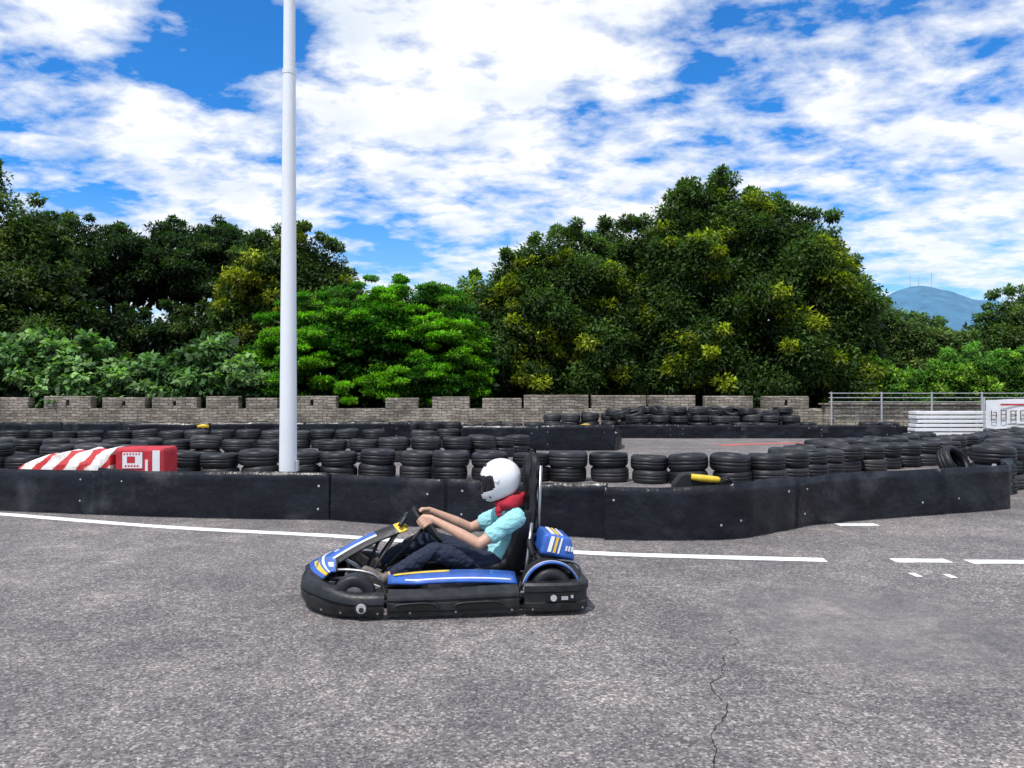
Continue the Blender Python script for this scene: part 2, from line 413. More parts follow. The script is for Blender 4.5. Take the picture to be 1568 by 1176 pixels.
# ------------------------------------------------------------------ red & white barrier
def stripe_mat():
    m, nt, b = nodes('red_white_stripes')
    tc = N(nt, 'ShaderNodeTexCoord'); sp = N(nt, 'ShaderNodeSeparateXYZ'); nt.links.new(tc.outputs['Object'], sp.inputs[0])
    a = N(nt, 'ShaderNodeMath', operation='MULTIPLY_ADD'); nt.links.new(sp.outputs[2], a.inputs[0]); a.inputs[1].default_value = -0.8; nt.links.new(sp.outputs[0], a.inputs[2])
    nd = noise_n(nt, 4, 3); a2 = N(nt, 'ShaderNodeMath', operation='MULTIPLY_ADD'); nt.links.new(nd.outputs[0], a2.inputs[0]); a2.inputs[1].default_value = 0.22; nt.links.new(a.outputs[0], a2.inputs[2])
    md = N(nt, 'ShaderNodeMath', operation='PINGPONG'); nt.links.new(a2.outputs[0], md.inputs[0]); md.inputs[1].default_value = 0.17
    r = ramp(nt, md.outputs[0], [(0.098, (0.80, 0.78, 0.75)), (0.104, (0.60, 0.035, 0.035))])
    n = noise_n(nt, 5, 6, 0.7); d = ramp(nt, n.outputs[0], [(0.48, (1, 1, 1)), (0.68, (0.55, 0.5, 0.43))])
    c = mixc(nt, 0.9, r.outputs[0], d.outputs[0], 'MULTIPLY')
    nt.links.new(c, b.inputs['Base Color']); b.inputs['Roughness'].default_value = 0.55
    return m
M_stripe = stripe_mat()
def redwhite():
    e = empty('red_white_track_barrier', (-6.5, 12.0, 0))
    n = 30; xs = np.linspace(-1.02, 0.42, n)
    prx = [-1.02, -0.9, -0.6, -0.3, 0.05, 0.42]; prz = [0.33, 0.45, 0.53, 0.60, 0.61, 0.63]
    v = []
    cs = [(-0.34, 0.0), (-0.33, 0.35), (-0.31, 0.65), (-0.25, 0.93), (-0.1, 1.0), (0.1, 1.0), (0.25, 0.93), (0.33, 0.5), (0.34, 0.0)]
    for x in xs:
        h = np.interp(x, prx, prz)
        for yy, k in cs:
            w = 0.06*mnoise.noise(Vector((x*5, yy*6, k*3)))
            v.append((x, yy+w, max(0, h*k+(w if k > 0.4 else 0))))
    k = len(cs); f = [(i*k+j, (i+1)*k+j, (i+1)*k+j+1, i*k+j+1) for i in range(n-1) for j in range(k-1)]
    f += [tuple(range(k))[::-1], tuple((n-1)*k+j for j in range(k))]
    mobj('striped_block', v, f, M_stripe, e)
    b = MB(); b.box((0.84, 0, 0.325), (0.76, 0.5, 0.65)); b.obj('red_block', [M_red], e, bevel=0.05)
    b = MB()
    b.box((0.74, -0.256, 0.46), (0.30, 0.012, 0.24), 0); b.box((1.10, -0.256, 0.44), (0.11, 0.012, 0.34), 0); b.box((0.955, -0.256, 0.36), (0.04, 0.012, 0.22), 0)
    b.box((0.72, -0.2635, 0.47), (0.12, 0.003, 0.10), 1)
    for i in range(6): b.box((0.62+0.045*i, -0.2635, 0.555), (0.022, 0.003, 0.025), 1)
    for i in range(5): b.box((0.64+0.045*i, -0.2635, 0.375), (0.028, 0.003, 0.025), 1)
    b.obj('white_decals', [M_white, M_red], e)
redwhite()

def bumper_piece():
    e = empty('yellow_black_bumper_piece', (2.05, 8.25, 0.52))
    b = MB()
    pr = [(-0.34, 0.0), (-0.26, 0.10), (-0.2, 0.12), (-0.08, 0.10), (0.1, 0.06), (0.24, 0.05), (0.33, 0.0), (0.33, -0.2), (-0.34, -0.2)]
    v = [(x, -0.06, z) for x, z in pr]+[(x, 0.08, z) for x, z in pr]; n = len(pr)
    b.add(v, [tuple(range(n)), tuple(range(n, 2*n))[::-1]]+[(i, i+n, (i+1) % n+n, (i+1) % n) for i in range(n)])
    b.obj('black_base', [M_blackm], e, bevel=0.015)
    b = MB(); b.tube([(-0.16, -0.09, 0.085), (-0.05, -0.1, 0.07), (0.05, -0.1, 0.06), (0.12, -0.1, 0.055), (0.14, -0.1, 0.053)], [0.032, 0.038, 0.036, 0.032, 0.02], 12)
    b.obj('yellow_foam', [M_yellow], e, smooth=True)
    b = MB(); b.tube([(0.13, -0.1, 0.055), (0.22, -0.08, 0.08), (0.28, -0.06, 0.03)], 0.012, 8); b.obj('cord', [M_black], e)
bumper_piece()
for (x, y, z) in [(-8.0, 20.3, 0.60), (1.9, 20.2, 0.62), (8.2, 12.4, 0.82)]:
    b = MB(); b.tube([(x-0.14, y-0.25, z), (x, y-0.3, z+0.02), (x+0.14, y-0.25, z)], [0.035, 0.05, 0.04], 10); b.obj('yellow_marker', [M_yellow], None, smooth=True)

# ------------------------------------------------------------------ pole
def pole():
    e = empty('lamp_post', (-2.98, 10.3, 0))
    b = MB(); b.tube([(0,0,0.0),(0,0,0.02)], 0.24, 24)
    for i in range(6):
        a = i*math.pi/3; b.tube([(0.19*math.cos(a), 0.19*math.sin(a), 0.02), (0.19*math.cos(a), 0.19*math.sin(a), 0.06)], 0.015, 6)
    b.obj('base_plate_and_bolts', [M_galv], e)
    b = MB()
    zs = [0.02, 1, 2, 3, 4, 5, 5.74, 5.742, 5.80, 5.802, 7, 8, 9, 10, 11.5]
    rs = [0.118, 0.112, 0.106, 0.1, 0.094, 0.088, 0.084, 0.089, 0.089, 0.078, 0.075, 0.072, 0.068, 0.065, 0.06]
    b.tube([(0, 0, z) for z in zs], rs, 48, caps=False); o = b.obj('shaft', [M_pole], e, smooth=True)
    m = o.modifiers.new('e', 'EDGE_SPLIT'); m.split_angle = R(40)
    b = MB(); b.box((0.13, -0.02, 0.52), (0.03, 0.08, 0.14)); b.obj('cable_hatch', [M_galv], e, bevel=0.006)
    b = MB(); b.box((0, 0.9, 11.5), (0.36, 0.8, 0.1)); b.box((0, 0.3, 11.5), (0.06, 0.6, 0.06)); b.obj('lamp_head', [M_galv], e, bevel=0.01)
pole()

# ------------------------------------------------------------------ stone wall
def wall():
    e = empty('crenellated_stone_wall', (0, 30, 0))
    b = MB()
    b.box((-14, 0, 0.43), (52, 0.45, 0.86))
    mer = [(-36,-34.2),(-33.8,-32),(-31.6,-29.8),(-29.3,-27.5),(-27,-25.2),(-24.8,-23),(-22.6,-20.9),(-20.5,-18.6),(-18.1,-16.2),(-15.8,-14.1),(-13.9,-12.1),(-11.8,-10.5),(-10.3,-9),(-8.7,-6.7),(-4.9,-3.6),(-3.1,-1.6),(-1.2,0.38),(0.4,3.0),(3.02,5.2),(5.22,7.1),(7.4,9.3),(9.65,11.5)]
    for a, c in mer:
        h = 1.30+random.uniform(-0.05, 0.04)+(0.08 if a >= 0 and a < 7 else 0); z0 = 0.86
        x0 = a+random.uniform(0, .06); x1 = c-random.uniform(0, .06)
        if c-a > 1.4 and random.random() < 0.6 and not (0 <= a < 7):
            m = (x0+x1)/2; s = 0.06
            b.box(((x0+m-s)/2, 0, (z0+h)/2), (m-s-x0, 0.44, h-z0)); b.box(((x1+m+s)/2, 0, (z0+h)/2), (x1-m-s, 0.44, h-z0))
            b.box((m, 0, h-0.08), (2*s-0.004, 0.43, 0.16)); b.box((m, 0, z0+0.05), (2*s-0.004, 0.43, 0.10))
        else:
            b.box(((x0+x1)/2, 0, (z0+h)/2), (x1-x0, 0.44, h-z0))
    b.obj('stone_courses', [M_stone], e, bevel=0.03)
    b = MB(); b.box((31, -0.2, 0.5), (38, 0.45, 1.0)); b.box((31, -0.2, 1.03), (38.2, 0.55, 0.06)); b.obj('low_stretch', [M_stone], e, bevel=0.02)
    f = empty('metal_railing', (0, 29.3, 0)); b = MB()
    for x in np.arange(12.1, 40, 1.9): b.box((x, 0, 0.8), (0.05, 0.05, 1.4))
    for z in (1.45, 1.28, 1.12): b.box((26, 0.0, z), (28, 0.03, 0.03))
    b.obj('rails_and_posts', [M_galv], f)
wall()

def stack_and_banner():
    e = empty('white_barrier_stack', (13.5, 24, 0)); b = MB()
    for i in range(7):
        b.box((random.uniform(-.05, .05), 0, 0.07+0.13*i), (2.15, 0.5, 0.095))
    b.obj('panels', [M_white], e, bevel=0.015)
    b = MB()
    for x in (-0.8, 0, 0.8): b.box((x, 0, 0.46), (0.05, 0.42, 0.9))
    b.obj('spacers', [M_galv], e)
    e = empty('advertising_banner', (15.6, 23, 0)); b = MB()
    n = 24; v = []; f = []
    for i in range(n+1):
        x = -1.5+3.4*i/n
        for z in (0.40, 1.27): v.append((x, 0.03*math.sin(x*4), z-0.02*math.sin(x*3)))
    for i in range(n): f.append((2*i, 2*i+2, 2*i+3, 2*i+1))
    mobj('cloth', v, f, M_white, e)
    b = MB(); rnd = random.Random(3)
    for k in range(11):
        cx = -1.3+0.29*k
        b.box((cx-0.07, -0.045, 0.8), (0.03, 0.004, 0.30), 0); b.box((cx+0.07, -0.051, 0.8), (0.03, 0.004, rnd.uniform(0.15, 0.3)), 0)
        for s in range(3): b.box((cx+0.01, -0.045-0.012*(s+1), 0.68+0.12*s+rnd.uniform(-.03, .03)), (rnd.uniform(0.10, 0.2), 0.004, 0.028), 0)
    b.box((0.2, -0.045, 1.12), (2.6, 0.004, 0.05), 1); b.box((0.2, -0.045, 0.54), (2.2, 0.004, 0.03), 0)
    b.obj('lettering', [M_shoe, M_red], e)
    b = MB()
    for x in (-1.52, 0.2, 1.92): b.tube([(x, 0.06, 0), (x, 0.06, 1.35)], 0.03, 8)
    b.obj('posts', [M_galv], e)
stack_and_banner()

# ------------------------------------------------------------------ foliage
def leaf_object(name, C, A, Nn, L, W, colr, parent, mat=None):
    n = len(C)
    A = A/np.linalg.norm(A, axis=1, keepdims=True)
    S = np.cross(A, Nn); S /= (np.linalg.norm(S, axis=1, keepdims=True)+1e-6)
    Up = np.cross(S, A)
    v = np.empty((n, 4, 3), np.float32)
    v[:, 0] = C; v[:, 1] = C+A*(L*0.45)[:, None]+S*(W/2)[:, None]+Up*(W*0.15)[:, None]
    v[:, 2] = C+A*L[:, None]; v[:, 3] = C+A*(L*0.45)[:, None]-S*(W/2)[:, None]+Up*(W*0.15)[:, None]
    me = bpy.data.meshes.new(name)
    me.vertices.add(n*4); me.vertices.foreach_set('co', v.ravel())
    me.loops.add(n*4); me.loops.foreach_set('vertex_index', np.arange(n*4, dtype=np.int32))
    me.polygons.add(n); me.polygons.foreach_set('loop_start', np.arange(0, n*4, 4, dtype=np.int32))
    me.update(calc_edges=True)
    ca = me.color_attributes.new('Col', 'FLOAT_COLOR', 'POINT')
    cc = np.ones((n, 4, 4), np.float32); cc[:, :, :3] = colr[:, None, :]
    ca.data.foreach_set('color', cc.ravel())
    me.materials.append(mat or M_leaf)
    return link(bpy.data.objects.new(name, me), parent)

def clumps_to_leaves(rng, P, Rr, K, nleaf, L, colr, flat=0.7, droop=0.3, wr=0.45, jit=0.3):
    n = len(P); idx = np.repeat(np.arange(n), nleaf)
    d = rng.normal(size=(len(idx), 3)); d /= np.linalg.norm(d, axis=1, keepdims=True)
    rad = rng.random(len(idx))**0.45
    C = P[idx]+d*(rad*Rr[idx])[:, None]*np.array([1, 1, flat])
    A = d*0.8+rng.normal(size=d.shape)*0.5+np.array([0, 0, -droop])
    Nn = d*0.5+np.array([0, -0.15, 0.8])+rng.normal(size=d.shape)*0.45
    LL = L*rng.uniform(0.6, 1.3, len(idx)); W = LL*wr
    top_tone = (0.75+0.55*np.clip(d[:, 2]*rad, -0.6, 1))[:, None]  # leaves lighter towards the top of each clump, darker towards the bottom
    c = colr[idx]*top_tone*(1+rng.normal(size=(len(idx), 1))*jit).clip(0.3, 2.2)
    return C, A, Nn, LL, W, c

def canopy(name, prof, zb, yc, depth, ncl, r=(0.5, 0.95), flat=0.7, nleaf=190, L=0.20, cols=None, hi=0.12, seed=1, trunks=None, droop=0.3, wr=0.45, edge=1.5, front=0.75, rough=1.0, wisps=0.06, zoff=-0.25, gain=1.2):
    rng = np.random.default_rng(seed)
    e = empty(name, (0, 0, 0))
    px = np.array([p[0] for p in prof]); pz = np.array([p[1] for p in prof])+zoff
    X = rng.uniform(px[0], px[-1], ncl)
    ph = rng.uniform(0, 6.28, 8)
    def top(x): return np.interp(x, px, pz)-0.35*rough*(0.5+0.5*np.sin(x*2.3+ph[6]))*(0.5+0.5*np.sin(x*5.1+ph[7]))*2
    zt = top(X)
    t = rng.random(ncl)**0.75
    ef = np.clip(np.minimum(X-px[0], px[-1]-X)/edge, 0.05, 1)**0.5
    Z = zb+(zt-zb)*t
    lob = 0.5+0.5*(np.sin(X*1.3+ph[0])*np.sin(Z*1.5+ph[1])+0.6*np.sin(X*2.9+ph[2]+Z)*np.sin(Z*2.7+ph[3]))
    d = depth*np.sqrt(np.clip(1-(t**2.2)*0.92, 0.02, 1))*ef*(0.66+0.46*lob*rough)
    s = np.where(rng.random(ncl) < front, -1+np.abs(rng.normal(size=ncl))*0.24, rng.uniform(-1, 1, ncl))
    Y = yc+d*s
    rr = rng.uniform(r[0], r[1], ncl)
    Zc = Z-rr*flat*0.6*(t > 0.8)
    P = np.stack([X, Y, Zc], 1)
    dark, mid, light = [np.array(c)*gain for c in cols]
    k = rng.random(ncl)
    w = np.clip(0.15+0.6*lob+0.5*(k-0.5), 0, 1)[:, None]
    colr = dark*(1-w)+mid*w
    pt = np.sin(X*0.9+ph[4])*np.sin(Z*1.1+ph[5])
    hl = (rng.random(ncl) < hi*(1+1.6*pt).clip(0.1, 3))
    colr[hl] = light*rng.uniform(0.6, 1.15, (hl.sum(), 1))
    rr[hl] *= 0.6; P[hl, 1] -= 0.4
    nw = int(ncl*wisps)
    if nw:
        Xw = rng.uniform(px[0], px[-1], nw); zw = np.interp(Xw, px, pz)+rng.uniform(-0.2, 0.30, nw)
        Pw = np.stack([Xw, yc+rng.normal(size=nw)*depth*0.3, zw], 1)
        P = np.concatenate([P, Pw]); rr = np.concatenate([rr, rng.uniform(0.2, 0.36, nw)])
        colr = np.concatenate([colr, np.tile(mid, (nw, 1))])
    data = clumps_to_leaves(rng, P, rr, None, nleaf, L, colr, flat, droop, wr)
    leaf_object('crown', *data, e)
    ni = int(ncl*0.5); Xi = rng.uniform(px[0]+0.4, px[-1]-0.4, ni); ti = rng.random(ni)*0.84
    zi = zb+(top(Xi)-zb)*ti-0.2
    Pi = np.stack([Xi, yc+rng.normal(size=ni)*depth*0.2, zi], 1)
    di = clumps_to_leaves(rng, Pi, rng.uniform(0.6, 1.0, ni), None, 45, L*2.2, np.tile(dark*0.5, (ni, 1)), flat, droop, 0.6)  # inner leaves coloured darker, shade of the crown's depth put into them
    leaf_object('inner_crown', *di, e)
    if trunks:
        b = MB(); rnd = random.Random(seed)
        for (tx, ty, r0, hb) in trunks:
            topv = Vector((tx+rnd.uniform(-.3, .3), ty, hb))
            b.tube(catmull([(tx, ty, -0.1), (tx+0.1, ty, hb*0.5), topv], 5), np.linspace(r0*1.25, r0*0.75, 11), 12)
            near = [i for i in range(ncl) if abs(P[i, 0]-tx) < 4.5]
            rnd.shuffle(near)
            for i in near[:16]:
                q = Vector(P[i]); q.y = (q.y+ty)/2; st = topv-Vector((0, 0, rnd.uniform(0, hb*0.35)))
                if q.z < st.z: continue
                m1 = st.lerp(q, 0.4)+Vector((rnd.uniform(-.3, .3), rnd.uniform(-.2, .2), rnd.uniform(0.1, .5)))
                pp = catmull([st, m1, q], 5); b.tube(pp, np.linspace(r0*0.5, 0.03, len(pp)), 7)
        b.obj('trunk_and_limbs', [M_bark], e, smooth=True)
    return e

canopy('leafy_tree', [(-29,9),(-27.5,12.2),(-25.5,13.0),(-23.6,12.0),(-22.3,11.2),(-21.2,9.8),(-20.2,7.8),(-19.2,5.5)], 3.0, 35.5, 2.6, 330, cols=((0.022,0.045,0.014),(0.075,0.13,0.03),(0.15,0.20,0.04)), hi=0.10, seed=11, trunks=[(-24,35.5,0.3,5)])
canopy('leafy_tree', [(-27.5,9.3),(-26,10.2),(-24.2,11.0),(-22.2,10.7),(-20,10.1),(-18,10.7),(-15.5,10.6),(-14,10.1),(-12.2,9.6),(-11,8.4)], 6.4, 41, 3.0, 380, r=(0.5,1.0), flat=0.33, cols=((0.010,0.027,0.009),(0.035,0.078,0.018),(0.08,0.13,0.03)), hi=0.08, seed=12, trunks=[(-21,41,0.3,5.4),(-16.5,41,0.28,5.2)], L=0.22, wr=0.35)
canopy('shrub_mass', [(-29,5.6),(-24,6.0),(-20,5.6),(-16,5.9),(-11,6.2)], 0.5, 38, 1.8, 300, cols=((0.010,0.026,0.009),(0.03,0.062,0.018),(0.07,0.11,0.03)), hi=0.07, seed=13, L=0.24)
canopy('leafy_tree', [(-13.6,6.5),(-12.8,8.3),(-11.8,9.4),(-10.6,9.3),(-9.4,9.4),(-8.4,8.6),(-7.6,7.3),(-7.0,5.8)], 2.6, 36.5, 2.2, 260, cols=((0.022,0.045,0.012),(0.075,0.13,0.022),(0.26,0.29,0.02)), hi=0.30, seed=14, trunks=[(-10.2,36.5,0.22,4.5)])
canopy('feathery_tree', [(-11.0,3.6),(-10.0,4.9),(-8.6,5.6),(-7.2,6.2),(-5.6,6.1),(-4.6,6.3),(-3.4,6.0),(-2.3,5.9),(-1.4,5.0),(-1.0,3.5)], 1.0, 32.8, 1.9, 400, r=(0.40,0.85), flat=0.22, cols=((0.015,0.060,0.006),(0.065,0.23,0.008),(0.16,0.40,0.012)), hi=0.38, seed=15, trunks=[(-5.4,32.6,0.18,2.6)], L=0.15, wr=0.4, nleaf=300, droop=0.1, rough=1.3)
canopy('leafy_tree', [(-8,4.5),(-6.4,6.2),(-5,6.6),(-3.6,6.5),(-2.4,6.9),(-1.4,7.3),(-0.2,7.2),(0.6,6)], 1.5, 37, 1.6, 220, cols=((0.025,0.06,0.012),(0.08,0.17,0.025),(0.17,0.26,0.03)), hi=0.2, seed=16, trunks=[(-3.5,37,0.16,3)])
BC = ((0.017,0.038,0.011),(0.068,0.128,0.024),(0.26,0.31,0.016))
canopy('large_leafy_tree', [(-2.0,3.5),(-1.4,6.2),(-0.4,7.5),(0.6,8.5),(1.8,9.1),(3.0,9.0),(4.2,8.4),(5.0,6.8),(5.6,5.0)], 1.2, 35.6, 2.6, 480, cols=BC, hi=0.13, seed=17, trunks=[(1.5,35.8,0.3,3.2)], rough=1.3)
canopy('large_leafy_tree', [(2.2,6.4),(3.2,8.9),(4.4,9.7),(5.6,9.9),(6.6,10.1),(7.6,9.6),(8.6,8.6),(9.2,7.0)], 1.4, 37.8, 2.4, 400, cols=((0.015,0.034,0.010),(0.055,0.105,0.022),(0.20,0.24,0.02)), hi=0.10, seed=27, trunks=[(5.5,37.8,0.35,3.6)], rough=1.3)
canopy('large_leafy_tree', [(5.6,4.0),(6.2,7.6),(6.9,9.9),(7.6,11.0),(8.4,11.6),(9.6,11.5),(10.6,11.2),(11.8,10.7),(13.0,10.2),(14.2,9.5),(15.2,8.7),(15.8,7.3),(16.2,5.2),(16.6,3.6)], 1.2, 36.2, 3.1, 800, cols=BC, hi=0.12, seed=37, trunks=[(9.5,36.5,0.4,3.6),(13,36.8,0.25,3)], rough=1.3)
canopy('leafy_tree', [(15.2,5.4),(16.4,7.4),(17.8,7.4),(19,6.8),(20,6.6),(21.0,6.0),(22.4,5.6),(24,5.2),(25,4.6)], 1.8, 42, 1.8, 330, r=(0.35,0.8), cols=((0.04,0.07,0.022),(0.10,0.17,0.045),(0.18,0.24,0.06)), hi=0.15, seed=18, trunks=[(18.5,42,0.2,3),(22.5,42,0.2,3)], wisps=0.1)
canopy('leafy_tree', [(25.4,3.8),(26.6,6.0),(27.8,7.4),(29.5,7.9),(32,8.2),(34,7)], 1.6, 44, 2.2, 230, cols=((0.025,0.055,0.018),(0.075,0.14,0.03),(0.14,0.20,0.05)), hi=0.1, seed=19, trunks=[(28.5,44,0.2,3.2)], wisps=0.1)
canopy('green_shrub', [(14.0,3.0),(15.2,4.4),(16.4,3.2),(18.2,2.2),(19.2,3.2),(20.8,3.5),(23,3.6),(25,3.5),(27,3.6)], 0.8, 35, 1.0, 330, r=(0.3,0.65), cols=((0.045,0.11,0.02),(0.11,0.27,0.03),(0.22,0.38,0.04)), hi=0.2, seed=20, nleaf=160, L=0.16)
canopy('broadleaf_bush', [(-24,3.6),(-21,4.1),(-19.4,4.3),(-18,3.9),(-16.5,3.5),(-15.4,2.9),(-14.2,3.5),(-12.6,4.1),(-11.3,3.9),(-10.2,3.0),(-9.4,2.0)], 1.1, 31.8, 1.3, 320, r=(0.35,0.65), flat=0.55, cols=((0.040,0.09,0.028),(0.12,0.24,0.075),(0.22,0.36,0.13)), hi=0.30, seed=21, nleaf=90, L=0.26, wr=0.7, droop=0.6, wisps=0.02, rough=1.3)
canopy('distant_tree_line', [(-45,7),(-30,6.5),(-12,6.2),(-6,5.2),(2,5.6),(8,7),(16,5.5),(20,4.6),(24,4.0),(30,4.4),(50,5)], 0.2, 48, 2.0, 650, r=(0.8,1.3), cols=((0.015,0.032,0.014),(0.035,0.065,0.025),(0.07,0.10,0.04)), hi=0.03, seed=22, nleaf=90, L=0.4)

# ------------------------------------------------------------------ hill
def hill():
    rid = [(300,60),(700,150),(830,200),(880,228),(925,250),(950,249),(985,244),(1040,226),(1080,218),(1130,210),(1200,184),(1500,130),(2000,60)]
    v = []; xs = np.linspace(300, 2000, 120); ys = np.linspace(1400, 2300, 26)
    for j, y in enumerate(ys):
        fo = max(0, 1-abs(y-1800)/430)**0.9
        for x in xs:
            z = np.interp(x, [r_[0] for r_ in rid], [r_[1] for r_ in rid])*fo
            z += 12*mnoise.noise(Vector((x*0.02, y*0.02, 0)))*fo*(1 if abs(y-1800) > 30 else 0.5)
            v.append((x, y, z+2))
    nx = len(xs); f = [(j*nx+i, j*nx+i+1, (j+1)*nx+i+1, (j+1)*nx+i) for j in range(len(ys)-1) for i in range(nx-1)]
    m = simple('haze_tinted_hill', (0.07, 0.18, 0.29), 1.0, 0, 0.22, 0.03, 0)  # aerial haze put into the hill's blue base colour
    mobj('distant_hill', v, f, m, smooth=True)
    for x, h in ((928, 26), (948, 18), (978, 28)):
        b = MB()
        for dx in (-1.2, 1.2): b.tube([(x+dx, 1800, 238), (x+dx*0.2, 1800, 252+h)], 0.35, 5)
        for k in range(5): b.box((x, 1800, 250+k*4), (2.4-0.4*k, 0.6, 0.5))
        b.obj('radio_mast', [M_galv])
hill()

# ================================================================== KART
KLOC = (-0.50, 5.76, 0.0)
KM = empty('go_kart', KLOC, R(187))
def sm(a, b, t):
    t = min(1, max(0, (t-a)/(b-a))); return t*t*(3-2*t)
# outline of the kart's protective bodywork (half plan): nose, front wheel pods, side pods, rear bumper
PLAN = catmull([(1.02, 0.0, 0), (1.015, 0.14, 0), (0.985, 0.28, 0), (0.92, 0.41, 0), (0.80, 0.53, 0), (0.66, 0.61, 0), (0.50, 0.645, 0), (0.40, 0.645, 0),
                (0.30, 0.655, 0), (0.0, 0.665, 0), (-0.35, 0.665, 0), (-0.48, 0.66, 0), (-0.60, 0.675, 0), (-0.80, 0.68, 0), (-0.90, 0.66, 0), (-0.955, 0.59, 0), (-0.965, 0.45, 0), (-0.965, 0.2, 0), (-0.965, 0.0, 0)], 14)
def plan_seg(x0, x1):
    return [p for p in PLAN if x0 <= p.x <= x1]
def body_band(name, pts, prof, ztop, zbot, mat=None, close_mid=False, both=True):
    # pts: half outline with y>=0, front to rear. build mirrored halves
    obs = []
    for sg in ((1, -1) if both else (1,)):
        v = []; f = []; k = len(prof); n = len(pts)
        for i, p in enumerate(pts):
            t = (pts[min(i+1, n-1)]-pts[max(i-1, 0)]).normalized(); nn = Vector((-t.y, t.x, 0))
            if nn.dot(Vector((p.x*0.3, p.y, 0))) < 0: nn = -nn
            zt = ztop(p.x, abs(p.y)); zb = zbot(p.x)
            for o, h in prof:
                q = p+nn*o; v.append((q.x, max(q.y, 0)*sg, zb+(zt-zb)*h))
        for i in range(n-1):
            for j in range(k-1):
                q = (i*k+j, (i+1)*k+j, (i+1)*k+j+1, i*k+j+1); f.append(q if sg > 0 else q[::-1])
        o = mobj(name, v, f, mat or M_black, KM, smooth=True)
        md = o.modifiers.new('s', 'SOLIDIFY'); md.thickness = 0.007; md.offset = -1
        md = o.modifiers.new('e', 'EDGE_SPLIT'); md.split_angle = R(36)
    return obs
frontp = [(-0.10,0.02),(-0.03,0.0),(-0.01,0.04),(0.0,0.14),(0.010,0.40),(0.010,0.46),(-0.008,0.49),(-0.008,0.55),(0.006,0.58),(0.0,0.80),(-0.014,0.93),(-0.04,1.0),(-0.085,0.97)]
sidep = [(-0.10,0.02),(-0.03,0.0),(-0.012,0.04),(-0.012,0.20),(0.0,0.30),(0.002,0.62),(-0.014,0.68),(-0.014,0.76),(-0.002,0.80),(-0.006,0.92),(-0.03,1.0),(-0.09,1.18)]
rearp = [(-0.12,0.02),(-0.02,0.0),(-0.004,0.04),(0.0,0.10),(0.0,0.30),(-0.010,0.33),(-0.010,0.66),(0.0,0.70),(0.0,0.90),(-0.014,0.98),(-0.04,1.0),(-0.10,0.99)]
body_band('front_bumper', plan_seg(0.42, 1.1), frontp, lambda x, y: 0.175+0.05*sm(0.62, 0.92, x), lambda x: 0.022+0.02*sm(0.75, 1.0, x))
body_band('side_pod', plan_seg(-0.475, 0.405), sidep, lambda x, y: 0.160+0.012*sm(0.2, -0.4, x), lambda x: 0.024)
body_band('rear_bumper', plan_seg(-1.0, -0.50), rearp, lambda x, y: 0.225, lambda x: 0.030)
b = MB()
for x in (0.84, 0.70, 0.46, 0.25, -0.05, -0.42, -0.56, -0.90):
    p = min(PLAN, key=lambda q: abs(q.x-x))
    for sg in (1, -1):
        c = Vector((p.x, p.y*sg, 0.052)); nn = Vector((0.15 if x > 0.6 else 0, sg, 0)).normalized(); b.tube([c-nn*0.02, c+nn*0.004], 0.008, 8)
b.obj('bumper_screws', [M_steel], KM)
b = MB(); b.box((0.02, 0, 0.045), (1.60, 0.72, 0.012)); b.obj('floor_tray', [M_blackm], KM)
b = MB()
for s in (-1, 1):
    b.tube(catmull([(-0.92, 0.30*s, 0.07), (-0.3, 0.32*s, 0.07), (0.3, 0.30*s, 0.07), (0.9, 0.22*s, 0.08)], 5), 0.016, 10)
    b.tube(catmull([(-0.45, 0.32*s, 0.08), (-0.45, 0.58*s, 0.10), (0.3, 0.60*s, 0.10), (0.35, 0.3*s, 0.08)], 6), 0.012, 8)
    b.tube([(-0.55, 0.30*s, 0.08), (-0.62, 0.22*s, 0.55)], 0.013, 8)
    b.tube([(0.30, 0.07*s, 0.1), (0.62, 0.42*s, 0.14)], 0.009, 8)
    b.tube(catmull([(0.42, 0.32*s, 0.08), (0.50, 0.36*s, 0.24), (0.78, 0.30*s, 0.26), (0.90, 0.22*s, 0.12)], 6), 0.012, 8)
    b.tube(catmull([(-0.50, 0.40*s, 0.1), (-0.60, 0.42*s, 0.30), (-0.90, 0.42*s, 0.30), (-0.95, 0.42*s, 0.16)], 6), 0.013, 8)
b.tube([(-0.68, -0.6, 0.14), (-0.68, 0.6, 0.14)], 0.02, 12); b.tube([(0.62, -0.52, 0.13), (0.62, 0.52, 0.13)], 0.014, 10)
b.tube(catmull([(0.88, -0.3, 0.1), (0.90, -0.2, 0.26), (0.90, 0.2, 0.26), (0.88, 0.3, 0.1)], 5), 0.013, 8)
b.tube([(-0.90, -0.42, 0.30), (-0.90, 0.42, 0.30)], 0.013, 8)
b.obj('chassis_frame', [M_steel], KM, smooth=True)
def kwheel(x, y, r, w, name):
    prof = [(0.45*r,-w*0.42),(0.62*r,-w*0.5),(0.86*r,-w*0.48),(0.97*r,-w*0.38),(r,-w*0.2),(r,w*0.2),(0.97*r,w*0.38),(0.86*r,w*0.48),(0.62*r,w*0.5),(0.45*r,w*0.42)]
    n = 40; b = MB(); v = []; f = []; k = len(prof)
    for i in range(n):
        a = 2*math.pi*i/n
        for (rr, zz) in prof: v.append((x+rr*math.cos(a), y+zz, r+0.002+rr*math.sin(a)))
    for i in range(n):
        for j in range(k-1): f.append((i*k+j, i*k+j+1, ((i+1) % n)*k+j+1, ((i+1) % n)*k+j))
    b.add(v, f, 0)
    b.tube([(x, y-w*0.40, r), (x, y+w*0.40, r)], 0.46*r, 28, 1); b.tube([(x, y-w*0.47, r), (x, y+w*0.47, r)], 0.16*r, 12, 2)
    o = b.obj(name, [M_tire, M_steel, M_black], KM, smooth=True)
    o.data.polygons.foreach_set('use_smooth', [len(p.vertices) == 4 for p in o.data.polygons])
